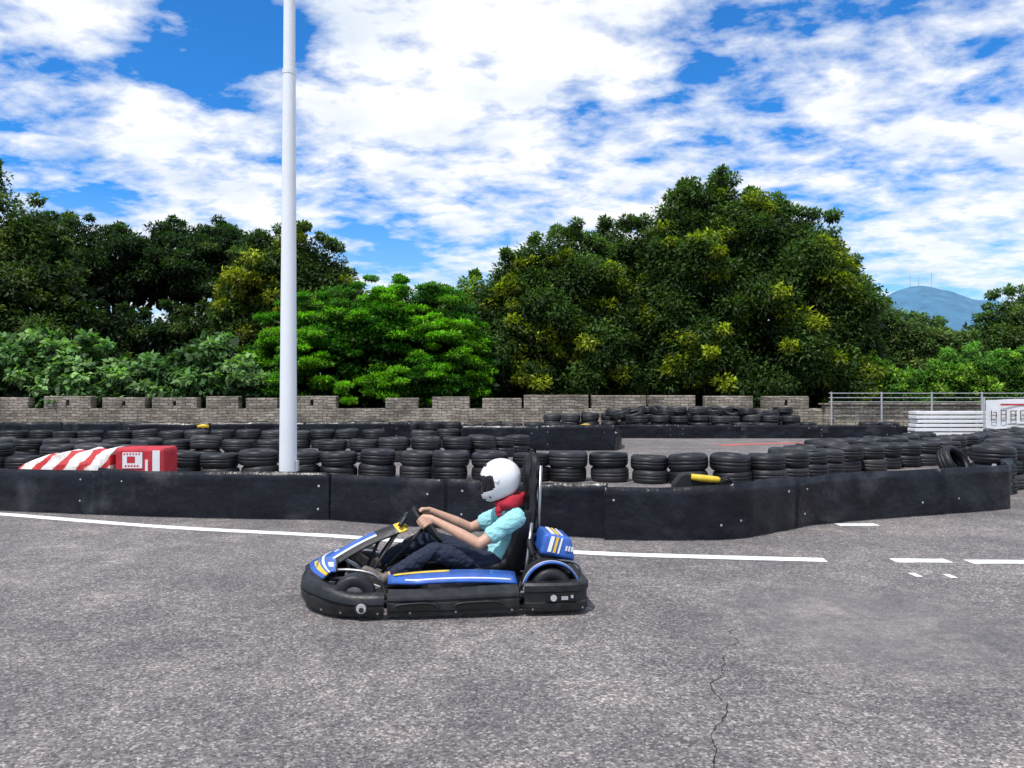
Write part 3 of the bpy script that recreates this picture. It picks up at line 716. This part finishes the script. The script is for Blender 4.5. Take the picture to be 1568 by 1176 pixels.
for s in (-1, 1):
    kwheel(0.62, 0.49*s, 0.140, 0.13, 'front_wheel'); kwheel(-0.70, 0.51*s, 0.152, 0.21, 'rear_wheel')
def strip(name, mat, pts_in, pts_out, th=0.008, parent=KM, smooth=True):
    n = len(pts_in); v = [Vector(p) for p in pts_in]+[Vector(p) for p in pts_out]
    f = [(i, i+1, n+i+1, n+i) for i in range(n-1)]
    o = mobj(name, v, f, mat, parent, smooth=smooth)
    m = o.modifiers.new('s', 'SOLIDIFY'); m.thickness = th; m.offset = 0
    return o
for s in (-1, 1):
    xs = np.linspace(-0.47, 0.40, 24)
    def zc(x): return 0.026*math.sin((x+0.47)/0.87*math.pi)**0.7
    def yo(x): return 0.09*sm(0.18, 0.42, x)
    strip('side_pod_top', M_blue, [(x, 0.41*s, 0.238+zc(x)) for x in xs], [(x, (0.560-yo(x))*s, 0.196+zc(x)) for x in xs], 0.018)
    strip('white_stripe', M_white, [(x, (0.520-yo(x))*s, 0.2170+zc(x)) for x in xs[1:-1]], [(x, (0.535-yo(x))*s, 0.2130+zc(x)) for x in xs[1:-1]], 0.004)
    strip('yellow_stripe', M_yellow, [(x, 0.42*s, 0.2455+zc(x)) for x in xs[12:-1]], [(x, 0.440*s, 0.2400+zc(x)) for x in xs[12:-1]], 0.004)
    ang = np.linspace(R(12), R(168), 22)
    for (ra, y0, y1, m, nm, th) in [(0.186, 0.42, 0.60, M_blackm, 'wheel_arch', 0.012), (0.193, 0.545, 0.606, M_blue, 'arch_edge', 0.010), (0.200, 0.565, 0.582, M_galv, 'arch_pinstripe', 0.004)]:
        strip(nm, m, [(-0.70+ra*math.cos(a), y0*s, 0.150+ra*math.sin(a)) for a in ang], [(-0.70+ra*math.cos(a), y1*s, 0.150+ra*math.sin(a)) for a in ang], th)
    for (x0, x1, z, h) in [(0.08, 0.34, 0.092, 0.036), (-0.36, -0.06, 0.090, 0.036)]:
        b = MB(); ym = 0.668*s
        b.add([(x0, ym, z-h*0.2), (x0+0.05, ym, z+h*0.5), (x1-0.03, ym, z+h*0.4), (x1, ym, z), (x1-0.05, ym, z-h*0.5), (x0+0.03, ym, z-h*0.5)], [(0,1,2,3,4,5)])
        o = b.obj('vent_slot_shade', [M_dark], KM); m = o.modifiers.new('s', 'SOLIDIFY'); m.thickness = 0.01; m.offset = 0  # dark plate on the pod surface, painting the shade of a recess
        b = MB(); b.tube(catmull([(x0-0.02, ym, z-h*0.25), (x0+0.05, ym+0.003*s, z+h*0.62), (x1-0.03, ym+0.003*s, z+h*0.52), (x1+0.02, ym, z)], 6), 0.006, 8); b.obj('vent_lip', [M_black], KM, smooth=True)
    b = MB(); b.box((-0.75, 0.672*s, 0.125), (0.20, 0.02, 0.060)); b.obj('rear_opening_shade', [M_dark], KM, bevel=0.006)  # near-black block paints the opening's shade, nothing is cut out
    b = MB(); b.tube([(-0.70, 0.67*s, 0.125), (-0.70, 0.686*s, 0.125)], 0.022, 16); b.box((-0.775, 0.680*s, 0.123), (0.045, 0.010, 0.024)); b.box((-0.825, 0.680*s, 0.132), (0.018, 0.010, 0.020)); b.obj('opening_light_bits', [M_galv], KM)  # pale pieces stand in for light showing inside the rear opening
    b = MB(); b.tube([(0.56, 0.60*s, 0.086), (0.566, 0.652*s, 0.086)], 0.044, 24); b.obj('front_opening_rim', [M_blackm], KM, smooth=False, bevel=0.004)
    b = MB(); b.tube([(0.56, 0.60*s, 0.088), (0.566, 0.656*s, 0.088)], [0.03, 0.033], 24); b.obj('opening_light_disc', [M_galv], KM, smooth=False, bevel=0.004)  # pale disc stands in for light showing in the round bumper hole
    b = MB(); b.tube([(0.56, 0.64*s, 0.080), (0.566, 0.659*s, 0.080)], 0.017, 12); b.obj('opening_dark_disc', [M_blackm], KM)
def grid(name, mat, fn, nu, nv, th=0.01, parent=KM, mats=None, mf=None):
    v = [fn(i/nu, j/nv) for j in range(nv+1) for i in range(nu+1)]
    f = [(j*(nu+1)+i, j*(nu+1)+i+1, (j+1)*(nu+1)+i+1, (j+1)*(nu+1)+i) for j in range(nv) for i in range(nu)]
    fm = [mf((i+.5)/nu, (j+.5)/nv) for j in range(nv) for i in range(nu)] if mf else None
    o = mobj(name, v, f, mat, parent, True, mats, fm)
    if th:
        m = o.modifiers.new('s', 'SOLIDIFY'); m.thickness = th; m.offset = 0
    return o
def nose(u, v):
    y = (u-0.5)*0.80; w = abs(y)/0.40
    x0 = 0.77-0.02*w; x1 = 1.005-0.16*w**2.0
    return (x0+(x1-x0)*v, y, 0.292-0.02*w-0.062*v**1.6+0.02*math.sin(v*math.pi))
def nm(u, v):
    w = abs(u-0.5)*2
    if v > 0.84 or v < 0.06: return 1
    if 0.56 < v < 0.70 and w > 0.15: return 2
    if 0.44 < v < 0.50: return 3
    if 0.45 < w < 0.75 and 0.16 < v < 0.32: return 3
    return 0
grid('nose_panel', None, nose, 40, 28, 0.012, mats=[M_blue, M_black, M_yellow, M_white], mf=nm)
def fair(u, v):
    w = (u-0.5)*2; hw = 0.13-0.05*v
    x = 0.86-0.54*v; z = 0.285+0.25*v+0.025*math.sin(v*math.pi)
    return (x-0.05*w*w, w*hw, z-0.045*w*w)
def fm_(u, v):
    w = abs(u-0.5)*2
    if v > 0.90: return 2
    if v > 0.66: return 1
    if w > 0.62: return 1
    if 0.48 < w: return 3
    return 0
grid('front_fairing', None, fair, 28, 28, 0.012, mats=[M_blue, M_black, M_yellow, M_white], mf=fm_)
b = MB(); b.tube(catmull([(0.33, -0.08, 0.52), (0.285, -0.04, 0.585), (0.285, 0.04, 0.585), (0.33, 0.08, 0.52)], 5), 0.018, 10); b.tube([(0.45, 0, 0.48), (0.62, 0.0, 0.10)], 0.012, 8)
b.tube([(0.34, 0.07, 0.48), (0.60, 0.2, 0.1)], 0.010, 8); b.tube([(0.34, -0.07, 0.48), (0.60, -0.2, 0.1)], 0.010, 8)
b.obj('fairing_mount', [M_black], KM, smooth=True)
SC = Vector((0.13, 0, 0.515)); a40 = R(40)
SN = Vector((-math.cos(a40), 0, math.sin(a40))); E1 = Vector((0, 1, 0)); E2 = Vector((math.sin(a40), 0, math.cos(a40)))
def rim(t, r=0.155): return SC+(E1*math.cos(t)+E2*math.sin(t))*r
b = MB(); n = 48
ring = [rim(2*math.pi*i/n) for i in range(n+1)]
b.tube(ring, 0.0145, 12, caps=False)
for t in (R(0), R(180), R(270), R(90)): b.tube([rim(t), SC-SN*0.03], 0.011, 8)
b.tube([SC-SN*0.045, SC+SN*0.005], 0.045, 20)
b.tube([SC-SN*0.03, Vector((0.50, 0, 0.13))], 0.013, 10)
b.obj('steering_wheel', [M_blackm], KM, smooth=True)
b = MB(); b.box((0.70, 0.19, 0.14), (0.02, 0.07, 0.16)); b.box((0.72, -0.17, 0.15), (0.02, 0.07, 0.16)); b.tube([(0.70, 0.1, 0.06), (0.70, 0.25, 0.06)], 0.01, 8); b.obj('pedals', [M_steel], KM, bevel=0.004)
b = MB(); b.box((0.30, 0, 0.14), (0.26, 0.2, 0.16)); b.obj('fuel_tank', [M_blackm], KM, bevel=0.03)
def cover():
    bm = bmesh.new(); bmesh.ops.create_cube(bm, size=1)
    for v in bm.verts:
        v.co = Vector((v.co.x*0.26, v.co.y*0.36, v.co.z*0.15))
        if v.co.z > 0: v.co.x *= 0.74; v.co.x += 0.022; v.co.y *= 0.9
    bmesh.ops.bevel(bm, geom=bm.edges[:], offset=0.03, segments=4, affect='EDGES', profile=0.6)
    me = bpy.data.meshes.new('engine_cover'); bm.to_mesh(me); bm.free()
    for m in (M_blue, M_white, M_yellow, M_black): me.materials.append(m)
    me.polygons.foreach_set('use_smooth', [True]*len(me.polygons))
    ob = link(bpy.data.objects.new('engine_cover', me), KM); ob.location = (-0.785, 0.27, 0.415); ob.rotation_euler = (0, R(-12), 0)
    b = MB()
    for k, (m, x0, w) in enumerate([(1, 0.045, 0.026), (2, 0.014, 0.018), (1, -0.014, 0.012)]):
        xx = x0
        b.add([(xx, 0.166, 0.064), (xx+w, 0.166, 0.064), (xx+w+0.012, 0.1830, -0.045), (xx+0.012, 0.1830, -0.045)], [(0,1,2,3)], m)
        b.add([(xx, -0.12, 0.0775), (xx+w, -0.12, 0.0775), (xx+w, 0.14, 0.0775), (xx, 0.14, 0.0775)], [(0,1,2,3)], m)
    for k in range(3): b.box((-0.048-0.02*k, 0.179, 0.0), (0.009, 0.006, 0.03), 1)
    s2 = b.obj('cover_stripes', [M_blue, M_white, M_yellow], KM); s2.location = ob.location; s2.rotation_euler = ob.rotation_euler
    m = s2.modifiers.new('s', 'SOLIDIFY'); m.thickness = 0.006; m.offset = 0
    b = MB(); b.box((-0.77, 0.25, 0.25), (0.22, 0.26, 0.15)); b.box((-0.76, -0.3, 0.25), (0.2, 0.2, 0.22)); b.tube([(-0.75, 0.05, 0.28), (-0.85, -0.2, 0.30), (-0.9, -0.4, 0.2)], 0.03, 12)
    for k in range(6): b.box((-0.77, 0.25, 0.20+0.022*k), (0.25, 0.29, 0.006))
    b.obj('engine_block', [M_steel], KM, bevel=0.006)
    b = MB(); b.tube(catmull([(-0.62, 0.3, 0.33), (-0.60, 0.25, 0.42), (-0.66, 0.12, 0.44)], 5), 0.022, 10); b.obj('intake_hose', [M_blackm], KM, smooth=True)
cover()
def seat():
    path = catmull([(-0.10, 0, 0.17), (-0.25, 0, 0.10), (-0.42, 0, 0.085), (-0.54, 0, 0.14), (-0.60, 0, 0.30), (-0.645, 0, 0.50), (-0.665, 0, 0.62)], 5)
    n = len(path)-1
    def fn(u, v):
        i = v*n; k = min(int(i), n-1); p = path[k].lerp(path[k+1], i-k)
        a = (u-0.5)*2; hw = 0.20+0.03*math.sin(v*math.pi); side = abs(a)**3
        t = (path[min(k+1, n)]-path[max(k-1, 0)]).normalized()
        dpt = 0.20*math.sin(min(1, v*1.2+0.12)*math.pi*0.72)
        q = p+Vector((abs(t.z), 0, abs(t.x)))*side*dpt
        return (q.x, a*hw, q.z)
    grid('bucket_seat', M_blackm, fn, 22, 28, 0.014)
    bm = bmesh.new(); bmesh.ops.create_cube(bm, size=1)
    bmesh.ops.subdivide_edges(bm, edges=bm.edges[:], cuts=5, use_grid_fill=True)
    for v in bm.verts:
        z = v.co.z+0.5; w = 0.27*(1-0.25*z)
        pad = 0.010*math.cos(z*6*math.pi)
        v.co = Vector((v.co.x*(0.092+pad)*(1-0.25*max(0, z-0.75)*4)-0.625-0.03*z, v.co.y*w*(1-0.35*max(0, (z-0.8)*5)**2*0.6), 0.40+z*0.665))
    bmesh.ops.bevel(bm, geom=[e_ for e_ in bm.edges if e_.calc_face_angle(0) > 1], offset=0.028, segments=3, affect='EDGES')
    me = bpy.data.meshes.new('padded_back_rest'); bm.to_mesh(me); bm.free(); me.materials.append(M_black)
    me.polygons.foreach_set('use_smooth', [True]*len(me.polygons)); link(bpy.data.objects.new('padded_back_rest', me), KM)
    b = MB(); b.tube([(-0.68, 0.08, 0.25), (-0.71, 0.08, 0.95)], 0.014, 8); b.tube([(-0.68, -0.08, 0.25), (-0.71, -0.08, 0.95)], 0.014, 8); b.obj('back_rest_frame', [M_steel], KM, smooth=True)
seat()

# ================================================================== DRIVER
DR = empty('kart_driver', KLOC, R(187))
caps = []
SK, SH, NV, SO = 0, 1, 2, 3
def cap(a, b, ra, rb, m): caps.append((Vector(a), Vector(b), ra, rb, m))
cap((-0.40, 0.085, 0.205), (-0.40, -0.085, 0.205), 0.105, 0.105, NV)
cap((-0.43, 0.06, 0.285), (-0.43, -0.06, 0.285), 0.106, 0.106, SH)
cap((-0.475, 0.05, 0.37), (-0.475, -0.05, 0.37), 0.102, 0.102, SH)
cap((-0.505, 0.075, 0.46), (-0.505, -0.075, 0.46), 0.102, 0.102, SH)
cap((-0.525, 0.10, 0.535), (-0.525, -0.10, 0.535), 0.084, 0.084, SH)
cap((-0.525, 0.15, 0.58), (-0.525, -0.15, 0.58), 0.060, 0.060, SH)
cap((-0.52, 0, 0.61), (-0.455, 0, 0.74), 0.058, 0.055, SK)
for s, t in ((1, R(18)), (-1, R(158))):
    sh = Vector((-0.51, 0.185*s, 0.58)); el = Vector((-0.235, 0.270*s, 0.415)) if s > 0 else Vector((-0.21, -0.25, 0.44))
    rp = rim(t); Rd = (rp-SC).normalized(); T = SN.cross(Rd).normalized()
    if T.z < 0: T = -T
    wr = rp+SN*0.075+Rd*0.03-Vector((0.02, 0, 0.025))
    mid = sh.lerp(el, 0.62)
    cap(sh, mid, 0.068, 0.064, SH); cap(sh.lerp(el, 0.45), el, 0.047, 0.039, SK)
    cap(el, el.lerp(wr, 0.35), 0.039, 0.041, SK); cap(el.lerp(wr, 0.35), wr, 0.041, 0.025, SK)
    for i, o in enumerate((0.033, 0.011, -0.011, -0.032)):
        k0 = rp+T*o+Rd*0.026+SN*0.030
        cap(wr+T*o*0.4, k0, 0.019, 0.0125, SK)
        ln = (0.95, 1.05, 1.0, 0.82)[i]
        k1 = rp+T*o+Rd*0.034-SN*0.004*ln; k2 = rp+T*o*0.95+Rd*0.018-SN*0.026*ln; k3 = rp+T*o*0.92-Rd*0.008-SN*0.028*ln
        cap(k0, k1, 0.0108, 0.0102, SK); cap(k1, k2, 0.010, 0.0092, SK); cap(k2, k3, 0.0092, 0.0078, SK)
    th0 = wr+T*0.022+SN*0.0; th1 = rp+T*0.040-Rd*0.004+SN*0.034; th2 = rp+T*0.052-Rd*0.026+SN*0.012
    cap(th0, th1, 0.016, 0.0125, SK); cap(th1, th2, 0.0115, 0.009, SK)
for s, kn_, an, toe in ((1, (0.09, 0.20, 0.355), (0.41, 0.185, 0.180), (0.565, 0.20, 0.235)), (-1, (0.14, -0.17, 0.385), (0.52, -0.10, 0.215), (0.69, -0.10, 0.31))):
    hp = Vector((-0.36, 0.10*s, 0.215)); kn_ = Vector(kn_); an = Vector(an); toe = Vector(toe)
    cap(hp, hp.lerp(kn_, 0.5), 0.098, 0.080, NV); cap(hp.lerp(kn_, 0.5), kn_, 0.080, 0.062, NV)
    cap(kn_, kn_.lerp(an, 0.35), 0.060, 0.058, NV); cap(kn_.lerp(an, 0.35), kn_.lerp(an, 0.82), 0.058, 0.046, NV)
    cap(kn_.lerp(an, 0.75), an, 0.034, 0.033, SK)
    f0 = an+(an-kn_).normalized()*0.045; d = (toe-f0)
    cap(f0, f0+d*0.45, 0.042, 0.042, SO); cap(f0+d*0.45, toe, 0.042, 0.033, SO); cap(an, f0, 0.038, 0.044, SO)
HC = Vector((-0.425, 0, 0.838)); 
tilt = R(17)
def hl(x, y, z):
    return HC+Vector((x*math.cos(tilt)+z*math.sin(tilt), y, -x*math.sin(tilt)+z*math.cos(tilt)))
cap(hl(-0.02, 0, 0.04), hl(0.0, 0, 0.02), 0.088, 0.085, SK); cap(hl(0.03, 0, -0.02), hl(0.045, 0, -0.075), 0.066, 0.045, SK)
cap(hl(0.098, 0, 0.005), hl(0.115, 0, -0.025), 0.009, 0.013, SK)
cap(hl(0.086, 0.035, 0.025), hl(0.086, -0.035, 0.025), 0.012, 0.012, SK)
cap(hl(0.092, 0.018, -0.055), hl(0.092, -0.018, -0.055), 0.009, 0.009, SK)
cap(hl(0, 0.08, 0), hl(-0.005, 0.088, -0.02), 0.012, 0.01, SK); cap(hl(0, -0.08, 0), hl(-0.005, -0.088, -0.02), 0.012, 0.01, SK)
def build_body():
    bm = bmesh.new()
    for a, b_, ra, rb, m in caps:
        d = b_-a
        r_ = bmesh.ops.create_uvsphere(bm, u_segments=20, v_segments=14, radius=1)
        q = Vector((0, 0, 1)).rotation_difference(d.normalized())
        for v in r_['verts']:
            c = v.co.copy()
            v.co = (q @ (c*rb))+b_ if c.z > 1e-4 else (q @ (c*ra))+a
    me = bpy.data.meshes.new('tmp'); bm.to_mesh(me); bm.free()
    o = link(bpy.data.objects.new('tmp', me))
    m = o.modifiers.new('r', 'REMESH'); m.mode = 'VOXEL'; m.voxel_size = 0.0052; m.use_smooth_shade = True
    m = o.modifiers.new('sm', 'SMOOTH'); m.factor = 0.5; m.iterations = 4
    dg = bpy.context.evaluated_depsgraph_get(); dg.update()
    me2 = bpy.data.meshes.new_from_object(o.evaluated_get(dg)); bpy.data.objects.remove(o)
    me2.name = 'body'
    nv = len(me2.vertices); co = np.empty(nv*3, np.float32); me2.vertices.foreach_get('co', co); co = co.reshape(-1, 3)
    def tag(pt):
        best = np.full(len(pt), 1e9); bi = np.zeros(len(pt), np.int32)
        for a, b_, ra, rb, m in caps:
            a = np.array(a); d = np.array(b_)-a; tt = np.clip(((pt-a)@d)/max(1e-8, d@d), 0, 1)
            ds = np.linalg.norm(pt-(a+tt[:, None]*d), axis=1)-(ra+(rb-ra)*tt)
            k = ds < best; best[k] = ds[k]; bi[k] = m
        return bi
    vt = tag(co)
    nrm = np.empty(nv*3, np.float32); me2.vertices.foreach_get('normal', nrm); nrm = nrm.reshape(-1, 3)
    for i in range(nv):
        if vt[i] in (SH, NV):
            p = Vector(co[i])
            a1 = mnoise.noise(Vector((p.x*12+p.z*8, p.y*9, p.z*20-p.x*6))); a2 = mnoise.noise(Vector((p.x*30, p.y*20, p.z*44)))
            w = a1*0.010-abs(a2)*0.009+(1-abs(a1)*3)*0.004
            co[i] += nrm[i]*(w+0.003)
    me2.vertices.foreach_set('co', co.ravel())
    np_ = len(me2.polygons); cen = np.empty(np_*3, np.float32); me2.polygons.foreach_get('center', cen)
    fm = tag(cen.reshape(-1, 3))
    me2.materials.clear()
    for mm in (M_skin, M_shirt, M_navy, M_shoe): me2.materials.append(mm)
    me2.polygons.foreach_set('material_index', fm.astype(np.int32)); me2.polygons.foreach_set('use_smooth', [True]*np_)
    me2.update(); link(bpy.data.objects.new('body', me2), DR)
build_body()
for s in (-1, 1):
    c = hl(0.083, 0.031*s, 0.003)
    bm = bmesh.new(); bmesh.ops.create_uvsphere(bm, u_segments=12, v_segments=8, radius=0.012)
    me = bpy.data.meshes.new('eye'); bm.to_mesh(me); bm.free(); me.materials.append(M_dark); o = link(bpy.data.objects.new('eye', me), DR); o.location = c
for an, toe, s in (((0.45, 0.185, 0.145), (0.59, 0.20, 0.205), 1), ((0.56, -0.10, 0.185), (0.715, -0.10, 0.28), -1)):
    a = Vector(an); t_ = Vector(toe); d = (t_-a).normalized(); up = Vector((-d.z, 0, d.x)); 
    def fn(u, v):
        w = (u-0.5)*2; q = a.lerp(t_+d*0.03, v)-up*0.032-d*0.01; return q+Vector((0, w*0.038*(1-0.3*abs(v-0.6)*2), 0))
    grid('shoe_sole', M_white, fn, 6, 10, 0.012, parent=DR)
def helmet():
    nu, nv = 64, 46
    def pt(az, el, k=1.0):
        x = math.cos(el)*math.cos(az); y = math.cos(el)*math.sin(az); z = math.sin(el)
        X = 0.158*x; Y = 0.132*y; Z = 0.153*z
        if x > 0:
            ch = max(0, min(1, (-z-0.02)/0.55)); X += 0.045*ch*x**1.0; Y *= 1-0.10*ch*x
            Z -= 0.028*ch*x
        else:
            X *= 1.02; 
            if z < 0: X *= 1-0.15*(-z)
        if Z < -0.140: Z = -0.140
        return hl(X*k+0.005, Y*k, Z*k+0.012)
    v = []; f = []; fm = []
    els = [R(-62)+i*R(152)/nv for i in range(nv+1)]
    for j in range(nv+1):
        for i in range(nu): v.append(pt(2*math.pi*i/nu, els[j]))
    AZ = R(58)
    for j in range(nv):
        for i in range(nu):
            az = (2*math.pi*(i+0.5)/nu+math.pi) % (2*math.pi)-math.pi; el = (els[j]+els[j+1])/2
            edge_hi = R(26)-abs(az)*0.14; edge_lo = R(-14)+abs(az)*0.08
            if abs(az) < AZ and edge_lo < el < edge_hi: continue
            f.append((j*nu+i, j*nu+(i+1) % nu, (j+1)*nu+(i+1) % nu, (j+1)*nu+i))
            rimz = abs(az) < AZ+R(7) and edge_lo-R(5) < el < edge_hi+R(5)
            vent = abs(az) < R(24) and R(-38) < el < R(-31)
            fm.append(1 if rimz or j == 0 or vent else 0)
    o = mobj('helmet_shell', v, f, None, DR, True, [M_helmet, M_blackm], fm)
    m = o.modifiers.new('s', 'SOLIDIFY'); m.thickness = 0.018; m.offset = -1; m.use_rim = True
    v = []; n1, n2 = 30, 8
    for j in range(n2+1):
        for i in range(n1+1):
            a = R(-62)+R(124)*i/n1
            v.append(pt(a, (R(-16)+abs(a)*0.08)+(R(44)-abs(a)*0.22)*j/n2, 1.012))
    f = [(j*(n1+1)+i, j*(n1+1)+i+1, (j+1)*(n1+1)+i+1, (j+1)*(n1+1)+i) for j in range(n2) for i in range(n1)]
    mobj('smoked_visor', v, f, M_visor, DR, True)
    b = MB()
    for s in (-1, 1):
        c0 = pt(R(76)*s, R(8), 0.99); c1 = pt(R(76)*s, R(8), 1.045); b.tube([c0, c1], 0.020, 16)
        c0 = pt(R(45)*s, R(-33), 0.99); c1 = pt(R(45)*s, R(-33), 1.012); b.tube([c0, c1], 0.010, 10, 1)
        c0 = pt(R(20)*s, R(58), 0.99); c1 = pt(R(20)*s, R(58), 1.02); b.tube([c0, c1], 0.013, 10, 1)
    b.obj('visor_pivots', [M_helmet, M_blackm], DR)
helmet()
def scarf():
    n = 48; k = 14; v = []
    for i in range(n):
        a = 2*math.pi*i/n; c = Vector((-0.49+0.085*math.cos(a), 0.088*math.sin(a), 0.68-0.025*math.cos(a)))
        rd = Vector((math.cos(a), math.sin(a), 0))
        for j in range(k):
            t = 2*math.pi*j/k; w = 1+0.28*mnoise.noise(Vector((a*1.5, math.sin(a)*2, t*1.6)))+0.13*math.sin(3*t+a*2)
            v.append(c+rd*0.032*w*math.cos(t)+Vector((0, 0, 0.046*w*math.sin(t))))
    f = [(i*k+j, ((i+1) % n)*k+j, ((i+1) % n)*k+(j+1) % k, i*k+(j+1) % k) for i in range(n) for j in range(k)]
    mobj('neck_scarf', v, f, M_scarf, DR, True)
    b = MB(); b.tube(catmull([(-0.415, 0.05, 0.66), (-0.395, 0.06, 0.61), (-0.405, 0.07, 0.575)], 5), [0.028]*6+[0.02]*4+[0.01], 10); b.obj('scarf_end', [M_scarf], DR, smooth=True)
scarf()

# ================================================================== world, sun, camera
SUN_EL, SUN_AZ = R(62), R(212)
w = bpy.data.worlds.new('World'); scene.world = w; w.use_nodes = True; nt = w.node_tree; nt.nodes.clear()
out = N(nt, 'ShaderNodeOutputWorld'); bg = N(nt, 'ShaderNodeBackground'); bg.inputs[1].default_value = 0.11
sky = N(nt, 'ShaderNodeTexSky', sky_type='NISHITA'); sky.sun_disc = False; sky.sun_elevation = SUN_EL; sky.sun_rotation = SUN_AZ
sky.air_density = 1.0; sky.dust_density = 0.3; sky.ozone_density = 2.0
def M_(op, a, b=None, c=None):
    n = N(nt, 'ShaderNodeMath', operation=op)
    for i, x in enumerate((a, b, c)):
        if x is None: continue
        if hasattr(x, 'node'): nt.links.new(x, n.inputs[i])
        else: n.inputs[i].default_value = x
    return n.outputs[0]
tc = N(nt, 'ShaderNodeTexCoord'); sp = N(nt, 'ShaderNodeSeparateXYZ'); nt.links.new(tc.outputs['Generated'], sp.inputs[0])
zz = M_('ADD', M_('MAXIMUM', sp.outputs[2], 0.0), 0.20)
cx = M_('DIVIDE', sp.outputs[0], zz); cy = M_('DIVIDE', sp.outputs[1], zz)
cb = N(nt, 'ShaderNodeCombineXYZ'); nt.links.new(cx, cb.inputs[0]); nt.links.new(cy, cb.inputs[1])
def wn(scale, det, ro, dist, sx=1, sy=1, loc=(0, 0, 0), rz=-25):
    mp = N(nt, 'ShaderNodeMapping'); mp.inputs['Scale'].default_value = (sx, sy, 1); mp.inputs['Location'].default_value = loc
    mp.inputs['Rotation'].default_value = (0, 0, R(rz))
    nt.links.new(cb.outputs[0], mp.inputs[0]); n = N(nt, 'ShaderNodeTexNoise'); n.inputs['Scale'].default_value = scale
    n.inputs['Detail'].default_value = det; n.inputs['Roughness'].default_value = ro; n.inputs['Distortion'].default_value = dist
    nt.links.new(mp.outputs[0], n.inputs['Vector']); return n.outputs[0]
n1 = wn(1.0, 7, 0.58, 0.3, 1, 1.0, (3.1, 1.7, 0)); n2 = wn(7.0, 6, 0.58, 0.15, 1.0, 1.25, (0.4, 8, 0), 20); n4 = wn(3.0, 6, 0.6, 0.3, 1, 1.2, (9, 3, 0), 40)
dens = M_('ADD', M_('ADD', M_('MULTIPLY', n1, 0.34), M_('MULTIPLY', n2, 0.50)), M_('ADD', M_('MULTIPLY', n4, 0.24), 0.012))
sc3 = N(nt, 'ShaderNodeVectorMath', operation='MULTIPLY'); nt.links.new(tc.outputs['Generated'], sc3.inputs[0]); sc3.inputs[1].default_value = (1, 1, 1.9)
# clear (negative) and cloudy (positive) regions of the sky: azimuth (deg, + = right of +Y), elevation (deg), size, amount
def blob(az, el, r, amt):
    az, el = R(az), R(el)
    d = Vector((math.sin(az)*math.cos(el), math.cos(az)*math.cos(el), math.sin(el)*1.9))
    n = N(nt, 'ShaderNodeVectorMath', operation='DISTANCE'); nt.links.new(sc3.outputs[0], n.inputs[0]); n.inputs[1].default_value = d
    m = N(nt, 'ShaderNodeMapRange', interpolation_type='SMOOTHSTEP'); nt.links.new(n.outputs['Value'], m.inputs[0])
    m.inputs[1].default_value = r; m.inputs[2].default_value = 0.0; m.inputs[3].default_value = 0.0; m.inputs[4].default_value = amt
    return m.outputs[0]
for b_ in [(-20.1, 23.4, 0.17, -0.18), (-23, 20.5, 0.09, -0.06), (-10.7, 11.7, 0.13, -0.15), (-6.5, 10.2, 0.09, -0.10), (-29, 12.7, 0.09, -0.11), (17.5, 22.0, 0.26, -0.045), (23, 14, 0.20, -0.05), (-31.4, 18.7, 0.10, -0.05), (5.6, 20, 0.09, -0.07), (28, 20, 0.2, -0.035),
           (-1, 18, 0.28, 0.05), (-25.5, 17, 0.16, 0.08), (4.5, 25.3, 0.20, 0.10), (-30, 25, 0.14, 0.10), (30.5, 11.3, 0.22, 0.06), (-21, 12.8, 0.09, 0.08), (-4, 12.8, 0.06, 0.05), (8, 14, 0.15, 0.04), (-13, 20.5, 0.12, 0.06)]:
    dens = M_('ADD', dens, blob(*b_))
cr = ramp(nt, dens, [(0.455, (0, 0, 0)), (0.51, (0.38, 0.38, 0.38)), (0.60, (1, 1, 1))])
n3 = wn(3.0, 6, 0.6, 0.2, 1, 1.4, (5, 2, 0))
cc = ramp(nt, n3, [(0.32, (6.8, 7.6, 8.8)), (0.55, (9.4, 9.6, 9.9))])
skyc = mixc(nt, 1.0, sky.outputs[0], (0.26, 1.0, 1.75), 'MULTIPLY')
haze = N(nt, 'ShaderNodeMapRange'); nt.links.new(sp.outputs[2], haze.inputs[0]); haze.inputs[1].default_value = 0.0; haze.inputs[2].default_value = 0.24; haze.inputs[3].default_value = 0.6; haze.inputs[4].default_value = 0.0
c = mixc(nt, cr.outputs[0], skyc, cc.outputs[0])
c = mixc(nt, haze.outputs[0], c, (6.8, 8.3, 9.6))
nt.links.new(c, bg.inputs[0]); nt.links.new(bg.outputs[0], out.inputs[0])

sd = bpy.data.lights.new('sun', 'SUN'); sd.energy = 3.7; sd.angle = R(1.5); sd.color = (1.0, 0.95, 0.88)
so = bpy.data.objects.new('sun', sd); COL.objects.link(so)
dv = Vector((math.sin(SUN_AZ)*math.cos(SUN_EL), math.cos(SUN_AZ)*math.cos(SUN_EL), math.sin(SUN_EL)))
so.rotation_euler = dv.to_track_quat('Z', 'Y').to_euler(); so.location = (0, 0, 30)

cd = bpy.data.cameras.new('camera'); cd.lens = 27.18; cd.sensor_width = 36; cd.clip_end = 6000; cd.clip_start = 0.05
co_ = bpy.data.objects.new('camera', cd); COL.objects.link(co_); co_.location = (0, 0, 1.5); co_.rotation_euler = (R(90.58), 0, 0)
scene.camera = co_
scene.view_settings.view_transform = 'Standard'; scene.view_settings.look = 'None'; scene.view_settings.exposure = 0
